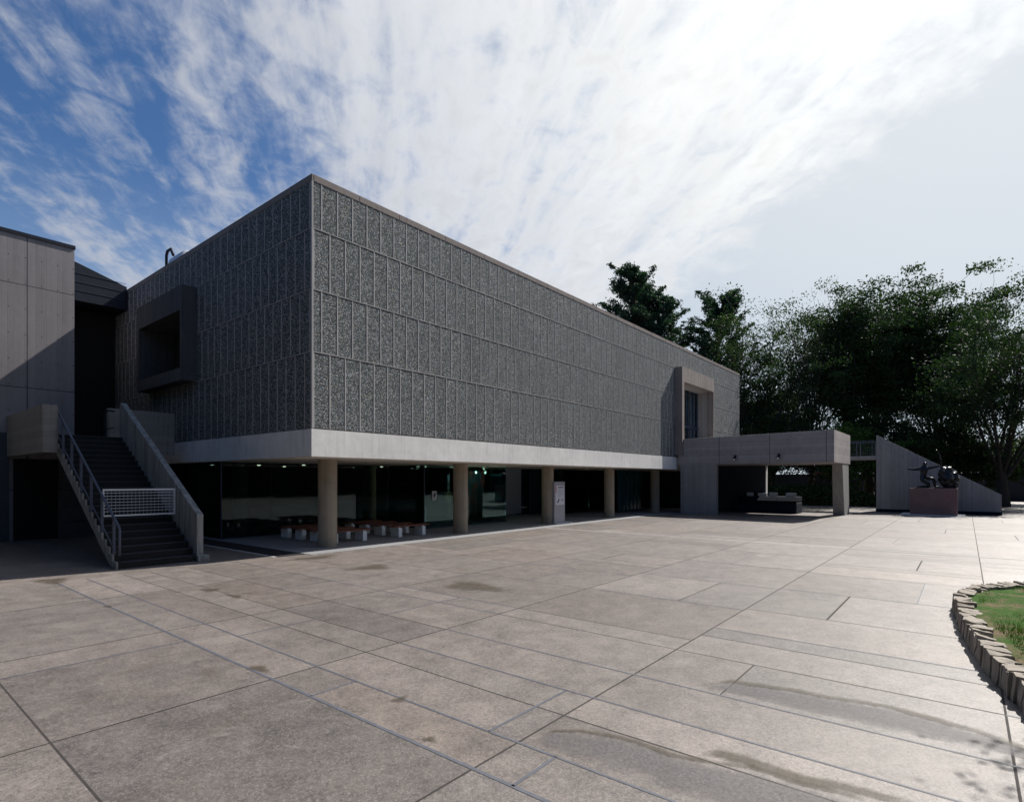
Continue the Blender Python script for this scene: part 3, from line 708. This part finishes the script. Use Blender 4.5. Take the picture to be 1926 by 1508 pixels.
q.build('step_nosing', M['siding'], st)
q = MB()
for k in range(NS):
    y = Y0+k*TR; q.hexa([(XL-.05, y, max(0, k*RI-.24)), (XL-.004, y, max(0, k*RI-.24)), (XL-.004, y+TR, max(0, (k+1)*RI-.24)), (XL-.05, y+TR, max(0, (k+1)*RI-.24))],
                        [(XL-.05, y, (k+1)*RI+.01), (XL-.004, y, (k+1)*RI+.01), (XL-.004, y+TR, (k+1)*RI+.01), (XL-.05, y+TR, (k+1)*RI+.01)])
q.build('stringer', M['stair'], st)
YE = Y0+NS*TR
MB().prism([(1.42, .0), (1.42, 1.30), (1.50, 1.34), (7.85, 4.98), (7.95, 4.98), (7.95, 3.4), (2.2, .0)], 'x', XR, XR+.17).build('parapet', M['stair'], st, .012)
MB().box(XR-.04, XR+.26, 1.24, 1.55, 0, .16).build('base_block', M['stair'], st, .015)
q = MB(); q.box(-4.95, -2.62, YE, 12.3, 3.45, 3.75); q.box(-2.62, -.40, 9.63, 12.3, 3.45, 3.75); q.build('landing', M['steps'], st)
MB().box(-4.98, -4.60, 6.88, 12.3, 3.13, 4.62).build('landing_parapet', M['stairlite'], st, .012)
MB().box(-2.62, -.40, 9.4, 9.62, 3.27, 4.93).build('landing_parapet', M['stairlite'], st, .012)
# handrail left
def hz(y): return 1.15+(y-1.49)*(4.67-1.15)/(7.63-1.49)
q = MB(); q.tube([(XL, 1.30, .35), (XL, 1.30, hz(1.30)-.02), (XL, 1.42, hz(1.42)), (XL, 7.5, hz(7.5)), (XL, 7.7, hz(7.7)), (XL, 7.85, 4.72), (XL, 8.9, 4.74)], .032, seg=8)
q.tube([(XL-.03, 1.5, .42), (XL-.03, 7.6, .42+6.1*.5733)], .02, seg=6)
for k in range(7): y = 1.75+k*.98; q.box(XL-.03, XL+.03, y-.03, y+.03, (y-Y0)/TR*RI-.15, hz(y)-.01)
q.box(XL-.03, XL+.03, 7.85, 7.91, 3.7, 4.71); q.box(XL-.03, XL+.03, 8.85, 8.91, 3.7, 4.71); q.tube([(XL, 7.88, 4.2), (XL, 8.88, 4.2)], .018, seg=6)
q.build('handrail', M['rail'], st)
q = MB(); q.tube([(-2.82, 8.0, 4.68), (-2.82, 8.6, 4.76), (-2.82, 9.3, 4.70), (-2.82, 9.36, 3.78)], .03, seg=8); q.tube([(-2.82, 8.05, 4.1), (-2.82, 9.35, 4.1)], .018, seg=6); q.box(-2.85, -2.79, 9.0, 9.06, 3.75, 4.72)
q.build('handrail', M['darkmetal'], st)
gt = empty('barrier_gate', (-3.6, 2.95, .95), 'white grid barrier closing off the dark staircase', 'barrier')
gz = lambda z: z
q = MB(); gy_ = 2.92; g0, g1, gb, gtop = -4.46, -2.68, 1.26, 2.02
q.box(g0, g1, gy_-.02, gy_+.02, gtop-.05, gtop); q.box(g0, g1, gy_-.02, gy_+.02, gb, gb+.045); q.box(g0, g0+.035, gy_-.0199, gy_+.0199, gb+.045, gtop-.05); q.box(g1-.035, g1, gy_-.0199, gy_+.0199, gb+.045, gtop-.05)
q.build('gate_frame', M['white'], gt)
q = MB()
for k in range(7): z = gb+.13+k*.085; q.box(g0+.035, g1-.035, gy_-.008, gy_+.008, z, z+.016)
for k in range(18): x = g0+.11+k*.095; q.box(x, x+.004, gy_+.0085, gy_+.012, gb+.045, gtop-.05)
q.build('gate_bars', M['tank'], gt)

# ================================================================== BENCHES
def bench():
    e = bpy.data.objects.new('bench', None); COL.objects.link(e); e['_rot'] = 1
    s_ = MB()
    for k in range(3): s_.box(-.18, 1.62, .02+k*.16, .02+k*.16+.145, .40, .45)
    o1 = s_.build('seat', M['wood'], e, .006); del e['_rot']
    for x in (0., 1.22):
        l = MB(); l.box(x, x+.17, .0, .50, .013, .36); l.box(x+.03, x+.14, .05, .45, .36, .40); l.build('leg', M['legwhite'], e, .006)
    return e
places = [(x, y) for x in (2.05, 4.93) for y in (2.0, 3.05, 4.1, 5.15)]
labs = ['red wooden bench on white blocks right beside the corner column, front of its row', 'red wooden bench, second from the front in the row behind the corner column',
        'red wooden bench, third from the front in the row behind the corner column', 'red wooden bench deepest in the row behind the corner column, nearest the glass',
        'red wooden bench between the first two columns, front one of the right-hand row', 'red wooden bench, second from the front in the right-hand row', 'red wooden bench, third from the front in the right-hand row',
        'red wooden bench deepest in the right-hand row, nearest the glass']
b0 = bench()
for i, (x, y) in enumerate(places):
    if i == 0: e = b0
    else:
        e = b0.copy(); COL.objects.link(e)
        for ch in list(b0.children): c_ = ch.copy(); COL.objects.link(c_); c_.parent = e
    e.location = (x, y, 0); tag(e, labs[i], 'bench', 'benches under the gallery')

# ================================================================== INFORMATION SIGN
ks = empty('information_sign', (14.6, 1.2, 0), 'tall silver information pillar with white notice standing by the third column', 'sign')
MB().box(14.12, 15.07, 1.0, 1.22, .03, 2.17).build('pillar', M['kiosk'], ks, .01)
MB().box(14.10, 15.62, .86, 1.42, .0, .05).build('base_plate', M['white'], ks)
nt_ = MB().box(14.2, 14.99, .985, .999, .98, 1.98).build('notice', M['board_white'], ks)
q = MB(); q.box(14.22, 14.27, .978, .984, 1.60, 1.93, M['red']); q.box(14.42, 14.9, .978, .984, 1.85, 1.9, M['ink'])
for k in range(7): q.box(14.42, 14.72+.08*((k*3) % 4), .978, .984, 1.44+k*.05, 1.455+k*.05, M['greywall'])
for x, z, s_ in ((14.44, 1.18, .07), (14.5, 1.26, .05), (14.38, 1.12, .05), (14.78, 1.24, .05), (14.84, 1.19, .04)): q.prism([(x-s_, z-s_*.6), (x+s_*.4, z-s_), (x+s_, z+s_*.3), (x, z+s_)], 'y', .978, .984, M['ink'] if s_ > .045 else M['greywall'])
q.build('notice_print', None, nt_)
nb = MB().box(8.5, 8.78, 3.99, 4.01, 1.32, 1.75).build('paper_notice', M['board_white']); tag(nb, 'small white paper notice stuck on the glass wall', 'notice')
q = MB(); q.box(8.58, 8.66, 3.985, 3.9895, 1.45, 1.6); q.box(8.64, 8.71, 3.985, 3.9895, 1.52, 1.66); q.build('notice_print', M['ink'], nb)
yb = MB().box(10.80, 11.15, 5.44, 5.46, 1.1, 1.62).build('yellow_poster', M['yellow']); tag(yb, 'yellow poster standing behind the glass wall', 'poster')
MB().box(10.83, 11.12, 5.43, 5.439, 1.14, 1.2).build('poster_print', M['board_white'], yb)
tag(MB().box(10.35, 10.68, 5.44, 5.46, 1.25, 1.66).build('teal_poster', M['teal']), 'dark green poster left of the yellow one behind the glass', 'poster')

# ================================================================== PAVILION
pv = empty('porch_pavilion', (30, -5, 0), 'low concrete porch with deep roof beam standing out from the gallery front', 'pavilion')
MB().prism([(-.06, 3.28), (-.06, 5.02), (-9.5, 5.17), (-9.5, 3.28)], 'x', 27.15, 32.84).build('roof_beam', M['pav_h'], pv, .012)
MB().box(27.15, 27.6, -2.68, -.28, 0, 3.28).build('wall', M['pav_v'], pv, .01)
q = MB()
q.hexa([(31.5, -9.38, 0), (33.2, -9.4, 0), (33.2, -8.75, 0), (31.5, -8.72, 0)], [(30.0, -9.48, 3.28), (32.3, -9.48, 3.28), (32.6, -8.95, 3.28), (30.0, -8.92, 3.28)])
q.build('pier', M['pav_v'], pv, .01)
MB().box(32.4, 32.78, -4.35, -.08, 0, 3.28).build('side_wall_shade_tone', M['siding'], pv); MB().box(32.4, 32.78, -4.39, -4.351, 0, 3.28).build('wall_end_sun_tone', M['fascia'], pv)  # shade and sunlight painted in: dark long face, pale separate end cap
for y, z in ((-3.95, 3.62), (-6.55, 3.64)):
    q = MB(); q.box(27.0, 27.149, y-.05, y+.05, z+.1, z+.22); q.tube([(27.03, y, z+.12), (26.82, y, z-.06)], [.06, .12], seg=14); o_ = q.build('spotlight', M['locker'], pv)
    q = MB(); q.tube([(26.815, y, z-.065), (26.805, y, z-.074)], .09, seg=14); q.build('lamp_glass', M['white'], o_)
# cabinets beneath it
def cabinet(i):
    y1 = -2.75-i*1.30; y0 = y1-1.28; x = 31.2
    e = empty('locker_cabinet', (x, (y0+y1)/2, 0), ['left', 'middle', 'right'][i]+' one of the three dark blue steel cabinets under the porch', 'cabinet', 'steel cabinets under the porch')
    MB().box(x, x+1.6, y0, y1, .0, .68).build('body', M['locker'], e, .01)
    MB().box(x+.10, x+1.6, y0+.02, y1-.02, .68, .84).build('slot', M['black'], e)
    MB().prism([(x, .84), (x+1.6, .84), (x+1.6, 1.12), (x+.35, 1.12)], 'y', y0, y1).build('lid', M['locker'], e, .01)
for i in range(3): cabinet(i)
for k, (y, w_, h_, lb, mm) in enumerate(((-3.45, .45, .25, 'small dark device box on the left cabinet', 'locker'), (-4.25, .55, .22, 'grey paper box on the middle cabinet', 'kiosk'), (-4.95, .5, .26, 'dark device box on the middle cabinet beside the grey one', 'locker'), (-6.1, .6, .25, 'dark device box on the right cabinet', 'locker'))):
    q = MB(); q.box(31.9, 32.3, y-w_/2, y+w_/2, 1.12, 1.12+h_); q.box(31.86, 31.899, y+w_*.12, y+w_*.32, 1.14+h_*.3, 1.10+h_*.85, M['white'])
    if not q.mats[0:1]: pass
    q.mats = [M[mm]]+q.mats if len(q.mats) == 1 else q.mats
    for f in q.bm.faces: f.material_index = 0 if f.calc_center_median().x > 31.9 else 1
    tag(q.build('device_box', None, None, .01), lb, 'box')

# raised walkway and stair wall on the right
wk = empty('raised_walkway', (38.2, -5, 0), 'slim concrete footbridge with thin railing behind the porch', 'walkway')
MB().box(37.4, 39.4, -10.44, -.06, 3.72, 3.98).build('deck', M['pav_v'], wk)
MB().hexa([(37.45, -10.44, 3.2), (39.35, -10.44, 3.2), (39.35, -10.44, 3.2), (37.45, -10.44, 3.2)], [(37.45, -10.44, 3.719), (39.35, -10.44, 3.719), (39.35, -9.7, 3.719), (37.45, -9.7, 3.719)]).build('bracket', M['pav_v'], wk) if False else None
q = MB()
for y in np.arange(-10.2, -.4, .95): q.box(37.45, 37.49, y-.02, y+.02, 3.98, 5.02)
q.box(37.44, 37.50, -10.3, -.1, 5.02, 5.07); q.box(37.455, 37.485, -10.3, -.1, 4.1, 4.13)
for y in np.arange(-10.3, -.1, .12): q.box(37.463, 37.477, y-.006, y+.006, 4.13, 5.02)
for y in np.arange(-10.2, -.4, .95): q.box(39.3, 39.34, y-.02, y+.02, 3.98, 5.02)
q.box(39.29, 39.35, -10.3, -.1, 5.02, 5.07)
q.build('railing', M['rail'], wk)
sw = empty('stair_wall', (38.4, -14, 0), 'sloping concrete stair wall behind the statue', 'staircase')
MB().prism([(-10.46, 0), (-10.46, 5.45), (-17.2, 1.32), (-17.2, 0)], 'x', 37.4, 37.7).build('parapet', M['pav_v'], sw, .012)
MB().prism([(-10.46, 0), (-10.46, 5.45), (-17.2, 1.32), (-17.2, 0)], 'x', 39.4, 39.7).build('parapet', M['pav_v'], sw, .012)
MB().box(37.36, 37.399, -17.22, -10.44, .0, .22).build('skirting', M['locker'], sw)
q = MB()
for k in range(22): q.box(37.72, 39.38, -17.0+k*.297, -17.0+(k+1)*.297, 0, (k+1)*.178)
q.build('steps', M['pav_v'], sw)

# ================================================================== STATUE (generic kneeling archer) ON ITS PLINTH
pl_ = empty('statue_plinth', (35.4, -13.8, 0), 'reddish brown granite plinth under the bronze archer', 'plinth')
MB().box(34.6, 36.3, -15.03, -12.6, .06, 1.74).build('block', M['granite'], pl_, .015)
MB().box(34.3, 36.6, -15.4, -12.1, .0, .06).build('footing', M['fascia'], pl_)
sx = 35.4
def skin(name, verts, edges, rad, mat, parent, sub=2):
    me = bpy.data.meshes.new(name); me.from_pydata(verts, edges, []); o = bpy.data.objects.new(name, me); COL.objects.link(o)
    s_ = o.modifiers.new('skin', 'SKIN'); s_.use_smooth_shade = True
    for i, r_ in enumerate(rad): me.skin_vertices[0].data[i].radius = (r_, r_)
    me.skin_vertices[0].data[0].use_root = True
    u_ = o.modifiers.new('sub', 'SUBSURF'); u_.levels = sub; u_.render_levels = sub
    me.materials.append(mat)
    if parent: o.parent = parent; o.matrix_parent_inverse = Matrix.Translation(-parent.location)
    return o
sta = empty('bronze_statue', (sx, -13.6, 1.74), 'dark bronze kneeling archer beside a rough bronze rock on the granite plinth', 'statue')
# Y decreases to the right of the picture; figure faces right
B = 1.78
vs = [(sx, -13.25, B+.62),      # 0 pelvis
      (sx, -13.28, B+.85), (sx, -13.30, B+1.08), (sx, -13.30, B+1.30),   # 1 waist 2 chest 3 neck base
      (sx, -13.33, B+1.42), (sx, -13.36, B+1.56), (sx, -13.37, B+1.66),     # 4 neck 5 head 6 crown
      (sx-.05, -13.12, B+1.22), (sx-.1, -12.82, B+1.16), (sx-.1, -12.50, B+1.20), (sx-.1, -12.40, B+1.20),  # rear arm 7 8 9 10 (elbow back left)
      (sx+.05, -13.48, B+1.24), (sx+.05, -13.80, B+1.30), (sx+.02, -14.08, B+1.38), (sx, -14.16, B+1.40),  # fore arm 11..14
      (sx-.16, -13.18, B+.50), (sx-.16, -13.52, B+.28), (sx-.16, -13.58, B+.06), (sx-.16, -13.06, B+.05), (sx-.16, -12.92, B+.02),   # kneeling leg 15..19
      (sx+.16, -13.36, B+.58), (sx+.16, -13.80, B+.56), (sx+.16, -13.84, B+.30), (sx+.16, -13.86, B+.07), (sx+.16, -14.06, B+.03)]  # front leg 20..24
ed = [(0, 1), (1, 2), (2, 3), (3, 4), (4, 5), (5, 6), (3, 7), (7, 8), (8, 9), (9, 10), (3, 11), (11, 12), (12, 13), (13, 14), (0, 15), (15, 16), (16, 17), (17, 18), (18, 19), (0, 20), (20, 21), (21, 22), (22, 23), (23, 24)]
rd = [.16, .135, .19, .13, .075, .115, .07, .09, .07, .05, .045, .09, .07, .05, .045, .13, .10, .075, .06, .04, .13, .095, .075, .055, .045]
skin('body', vs, ed, [x_*1.22 for x_ in rd], M['bronze'], sta)
q = MB(); pts = []
for k in range(15):
    a = -1.15+2.3*k/14; pts.append((sx, -13.82-.42*math.cos(a)+.05, B+1.38+1.05*math.sin(a)/math.sin(1.15)))
q.tube(pts, [.018+.022*math.sin(math.pi*k/14) for k in range(15)], seg=8)
q.tube([pts[0], (sx-.02, -13.2, B+1.3), pts[-1]], .006, seg=5); q.build('bow', M['bronze'], sta)
bm = bmesh.new(); bmesh.ops.create_icosphere(bm, subdivisions=4, radius=1)
for v_ in bm.verts:
    c_ = v_.co.copy(); v_.co = Vector((c_.x*.5, c_.y*.50+(.12*c_.z), c_.z*.76)); v_.co += mnoise.noise_vector(c_*2.2)*.15+mnoise.noise_vector(c_*6)*.05
    if v_.co.z < -.6: v_.co.z = -.6
me = bpy.data.meshes.new('rock'); bm.to_mesh(me); bm.free(); me.materials.append(M['bronze']); ro = bpy.data.objects.new('rock', me); COL.objects.link(ro); ro.parent = sta; ro.location = (0, -.98, .62)
q = MB(); q.box(sx-.45, sx+.45, -15.0, -12.75, 1.741, 1.80); bq = q.build('base', M['bronze'], sta, .02)

# ================================================================== TREES
G = 'trees behind the forecourt'
def tree(name, x, y, h, cr, label, style='broad', nleaf=14000, seed=1, leaf='leaf', cb=.35, ls=.16, trunk=None, group='trees behind the forecourt', lean=(0, 0), z0=0, fill=.42):
    rn = np.random.RandomState(seed); e = empty(name, (x, y, z0), label, 'tree', group)
    tb = MB(); tips = []
    tr = trunk or h*.018
    def limb(p, d, L, r_, lev):
        n = 5; pts = [p]; dd = d.copy()
        for i in range(n):
            jitter = Vector(rn.normal(0, .12, 3)); dd = (dd+jitter+Vector((0, 0, .04 if style != 'spire' else .1))).normalized(); pts.append(pts[-1]+dd*L/n)
            if lev >= 1 and i >= 1: tips.append((pts[-1], lev, L))
        tb.tube(pts, [r_*(1-.65*i/n) for i in range(n+1)], seg=6 if lev < 2 else 4, cap=False)
        if lev < 3:
            k = [0, 5, 4, 0][lev] if lev else 0
            for j in range(k):
                q_ = pts[2+j % 4]; az = rn.uniform(0, 6.283); sp = rn.uniform(.5, .95)
                nd = (dd+Vector((math.cos(az)*sp, math.sin(az)*sp, rn.uniform(-.1, .3)))).normalized(); limb(q_, nd, L*rn.uniform(.45, .62), r_*.42, lev+1)
    base = Vector((0, 0, 0)); n = 8; pts = [base]; d = Vector((lean[0], lean[1], 1)).normalized()
    th = h*(cb+.08) if style == 'broad' else h*.93
    for i in range(n): d = (d+Vector(rn.normal(0, .035, 3))).normalized(); pts.append(pts[-1]+d*th/n)
    tb.tube(pts, [tr*(1.25-.6*i/n) if style == 'broad' else tr*(1.2-1.05*i/n) for i in range(n+1)], seg=9, cap=False)
    if style == 'broad':
        for j in range(11):
            f = rn.uniform(.55, 1.); q_ = pts[int(f*n)]; az = j*2.4+rn.uniform(-.3, .3); sp = rn.uniform(.35, 1.05)*cr/(h*(1-cb))*1.5
            limb(q_, Vector((math.cos(az)*sp, math.sin(az)*sp, 1)).normalized(), min(h*(1-cb)*rn.uniform(.75, 1.0), h*.7), tr*.5, 1)
    else:
        for j in range(64):
            f = .15+.83*j/64; k = int(f*n); q_ = pts[k].lerp(pts[min(k+1, n)], f*n-k); az = j*2.4; L = cr*(1.06-f)**.7*rn.uniform(.55, 1.3)
            limb(q_, Vector((math.cos(az), math.sin(az), 1.15)).normalized(), L*1.25, tr*.22, 2)
    tp = np.array([[*p] for p, l, L in tips]); rad = np.percentile(np.hypot(tp[:, 0], tp[:, 1]), 88)
    sxy = cr/rad; sz = (h-(.9 if style == 'broad' else .3))/np.percentile(tp[:, 2], 99.3); tp = tp*np.array([sxy, sxy, sz])
    for v_ in tb.bm.verts: k_ = min(1., v_.co.z/(h*.3)); v_.co.x *= 1+(sxy-1)*k_; v_.co.y *= 1+(sxy-1)*k_; v_.co.z *= sz
    # clumps of leaves around the twigs
    per = max(3, int(nleaf*(3.6 if group == G else 2.3))//max(1, len(tp)))
    spread = (.80 if style == 'broad' else .30)*(h/22)**.5
    csz = rn.uniform(.5, 1.35, len(tp))*(1 if style == 'broad' else .8)
    if style == 'broad': kp = rn.uniform(0, 1, len(tp)) < fill; tp = tp[kp]; csz = csz[kp]; per *= 2
    c = np.repeat(tp, per, 0)+np.clip(rn.normal(0, 1, (len(tp)*per, 3)), -1.7, 1.7)*np.array([spread, spread, spread*.38])*np.repeat(csz, per)[:, None]
    ctone = np.repeat(rn.uniform(0, .7, len(tp)), per)
    c = c[c[:, 2] > (cb*h*.45 if style == 'broad' else h*.08)]; ctone = ctone[:len(c)]
    N = len(c); s_ = ls*rn.uniform(.6, 1.4, N)
    a = rn.normal(0, 1, (N, 3)); a /= np.linalg.norm(a, axis=1)[:, None]; b_ = rn.normal(0, 1, (N, 3)); b_ -= (a*b_).sum(1)[:, None]*a; b_ /= np.linalg.norm(b_, axis=1)[:, None]
    a *= (s_*.74)[:, None]; b_ *= (s_*.42)[:, None]
    V = np.stack([c-a, c-b_*.9, c+a, c+b_*.9], 1).reshape(-1, 3)
    tb.build('trunk', M['bark'], None).parent = e
    arrmesh('crown', V, np.arange(N*4).reshape(-1, 4), M[leaf], np.clip(ctone+rn.uniform(0, .35, N), 0, 1), e)
    return e
G = 'trees behind the forecourt'
tree('conifer_tree', 53.8, 16.2, 28.3, 4.6, 'tallest twin-topped blue green tree rising over the gallery roof', 'spire', 15000, 11, 'leafconifer', ls=.17, group=G)
tree('conifer_tree', 56.0, 18.2, 28.0, 4.4, 'blue green tree at the far left of the treeline, close behind the roof edge', 'spire', 12000, 12, 'leafconifer', ls=.17, group=G)
tree('conifer_tree', 53.7, 11.6, 25.2, 4.8, 'second pointed blue green tree above the roof', 'spire', 14000, 13, 'leafconifer', ls=.17, group=G)
tree('conifer_tree', 54.0, 8.2, 23.8, 4.8, 'third pointed blue green tree, lowest of the pointed ones', 'spire', 14000, 14, 'leafconifer', ls=.17, group=G)
tree('broadleaf_tree', 52.0, 2.0, 21.0, 6.4, 'airy spreading tree just right of the gallery end, fan of thin limbs', 'broad', 15000, 21, group=G, cb=.16, ls=.15, fill=.28)
tree('broadleaf_tree', 60.5, -1.6, 22.3, 4.4, 'narrow thin-crowned tree between the two broader ones', 'broad', 10000, 22, group=G, cb=.2, ls=.15, fill=.28)
tree('broadleaf_tree', 61.6, -7.2, 23.6, 6.6, 'largest dense dark tree, broad dome above the porch corner', 'broad', 30000, 23, group=G, cb=.16, ls=.18, trunk=.5)
tree('broadleaf_tree', 65.0, -13.2, 22.8, 6.2, 'dense dark tree above the stair wall', 'broad', 26000, 24, group=G, cb=.16, ls=.18)
tree('broadleaf_tree', 52.5, -17.9, 18.5, 6.0, 'airy forked tree at the right edge with dark trunk showing', 'broad', 17000, 25, group=G, cb=.24, ls=.14, trunk=.42, fill=.28)
tree('broadleaf_tree', 66.5, 4.5, 15.0, 5.0, 'lower dark tree far behind the airy one', 'broad', 12000, 26, group=G, cb=.15, ls=.18)
# understorey
us = [(50.5, 5.0, 8.5, 3.4, 'leafbright', 'small bright green tree behind the gallery end'), (53, .5, 9.4, 3.8, 'leaf', 'low dark tree behind the porch roof, left part'), (55, -4., 10.0, 3.8, 'leaf', 'low dark tree behind the porch roof, middle part'),
      (50.5, -7.0, 8.0, 2.8, 'leafbright', 'small bright green tree above the footbridge'), (57, -8.5, 10., 3.8, 'leaf', 'low dark tree behind the footbridge'), (56, -12.5, 9.0, 3.8, 'leaf', 'low dark tree behind the stair wall top'),
      (58, -16.2, 7.5, 3.6, 'leaf', 'low dark tree behind the stair wall foot'), (61, -20.5, 7.5, 3.4, 'leaf', 'low dark tree at the right edge behind the forked one'), (48.5, 3.0, 6.0, 2.6, 'leaf', 'low dark bushy tree close to the gallery end wall')]
for i, (x, y, h, cr, lf, lb) in enumerate(us):
    tree('small_tree', x, y, h, cr, lb, 'broad', 11000, 40+i, lf, cb=.05, ls=.15, group='low trees behind the porch', trunk=.12)
def hedge(name, x, y, rx, ry, rz_, lab, n, seed, leaf='leaf', group=None, lsz=.07):
    rn = np.random.RandomState(seed); e = empty(name, (x, y, 0), lab, 'hedge', group)
    d = rn.normal(0, 1, (n, 3)); d /= np.linalg.norm(d, axis=1)[:, None]; d[:, 2] = np.abs(d[:, 2]); r_ = rn.uniform(.86, 1.02, n)[:, None]
    c = d*r_*np.array([rx, ry, rz_]); s_ = lsz*rn.uniform(.6, 1.4, n)
    a = rn.normal(0, 1, (n, 3)); a /= np.linalg.norm(a, axis=1)[:, None]; b_ = rn.normal(0, 1, (n, 3)); b_ -= (a*b_).sum(1)[:, None]*a; b_ /= np.linalg.norm(b_, axis=1)[:, None]
    V = np.stack([c-a*s_[:, None]*1.5, c-b_*s_[:, None], c+a*s_[:, None]*1.5, c+b_*s_[:, None]], 1).reshape(-1, 3)
    arrmesh('foliage', V, np.arange(n*4).reshape(-1, 4), M[leaf], rn.uniform(0, 1, n), e)
    bm = bmesh.new(); bmesh.ops.create_icosphere(bm, subdivisions=3, radius=1); bmesh.ops.scale(bm, vec=(rx*.86, ry*.86, rz_*.86), verts=bm.verts)
    me = bpy.data.meshes.new('inner_twigs'); bm.to_mesh(me); bm.free(); me.materials.append(M['bark']); o = bpy.data.objects.new('inner_twigs', me); COL.objects.link(o); o.parent = e
hedge('clipped_hedge', 47.5, -3.8, 2.6, 6.2, 1.85, 'rounded clipped hedge seen through the porch opening', 24000, 61)
# far brick building glimpsed through the porch
fb = empty('far_building', (97, 4, 0), 'small brick building far off, glimpsed under the porch roof', 'building')
MB().box(94, 100, 1.5, 5.2, 0, 3.6).build('wall', M['brick'], fb); MB().box(93.6, 100.4, 1.1, 5.6, 3.6, 4.2).build('roof', M['tank'], fb)
tag(MB().box(70.0, 70.4, -60, 60, 0, 3.0).build('boundary_wall', M['siding']), 'dark low boundary wall beyond the trees', 'wall')

# trees round the forecourt, outside the frame: their mirror image stands in the lobby glass and they shut off the low sky
for i, (x, y, h) in enumerate(((2, -50, 15), (13, -47, 17), (25, -50, 19), (37, -47, 15), (50, -50, 17), (64, -47, 19), (79, -50, 15), (-27, -24, 14), (-28, -13, 15), (-27, -2, 14), (-29, 8, 15), (-27, -36, 16))):
    tree('park_tree', x, y, h, 7.5, 'leafy park tree, %s' % (['first', 'second', 'third', 'fourth', 'fifth', 'sixth', 'seventh'][i]+' of the row across the plaza' if i < 7 else ['first', 'second', 'third', 'fourth', 'fifth'][i-7]+' of the row west of the wing'), 'broad', 4500, 80+i, cb=.04, ls=.5, group='park trees around the plaza')
for i in range(9):
    hedge('sky_screen_shrub', -6+i*11.5, -54-(i % 2)*2, 8.5, 3.5, 9.5+(i*5 % 4), 'tall dense shrub, %s in the row closing the far side of the plaza' % ['first', 'second', 'third', 'fourth', 'fifth', 'sixth', 'seventh', 'eighth', 'ninth'][i], 2500, 100+i, 'leaf', 'tall shrubs across the plaza', .3)
for i in range(7):  # added out-of-frame masses that block low sky fill on west-facing surfaces
    hedge('sky_screen_shrub', -22-(i % 2)*1.5, -46+i*10.5, 4.5, 7.0, 17+(i*5 % 4), 'added unseen evergreen mass, %s in the row blocking low sky on the west side' % ['first', 'second', 'third', 'fourth', 'fifth', 'sixth', 'seventh'][i], 3000, 130+i, 'leaf', 'added sky blockers west of the plaza', .35)
tree('lawn_tree', 2.4, -18.7, 6.2, 1.5, 'young tree on the lawn casting leafy shadow over the paving', 'broad', 4000, 91, cb=.4, ls=.08, group=None, trunk=.07, z0=.3)
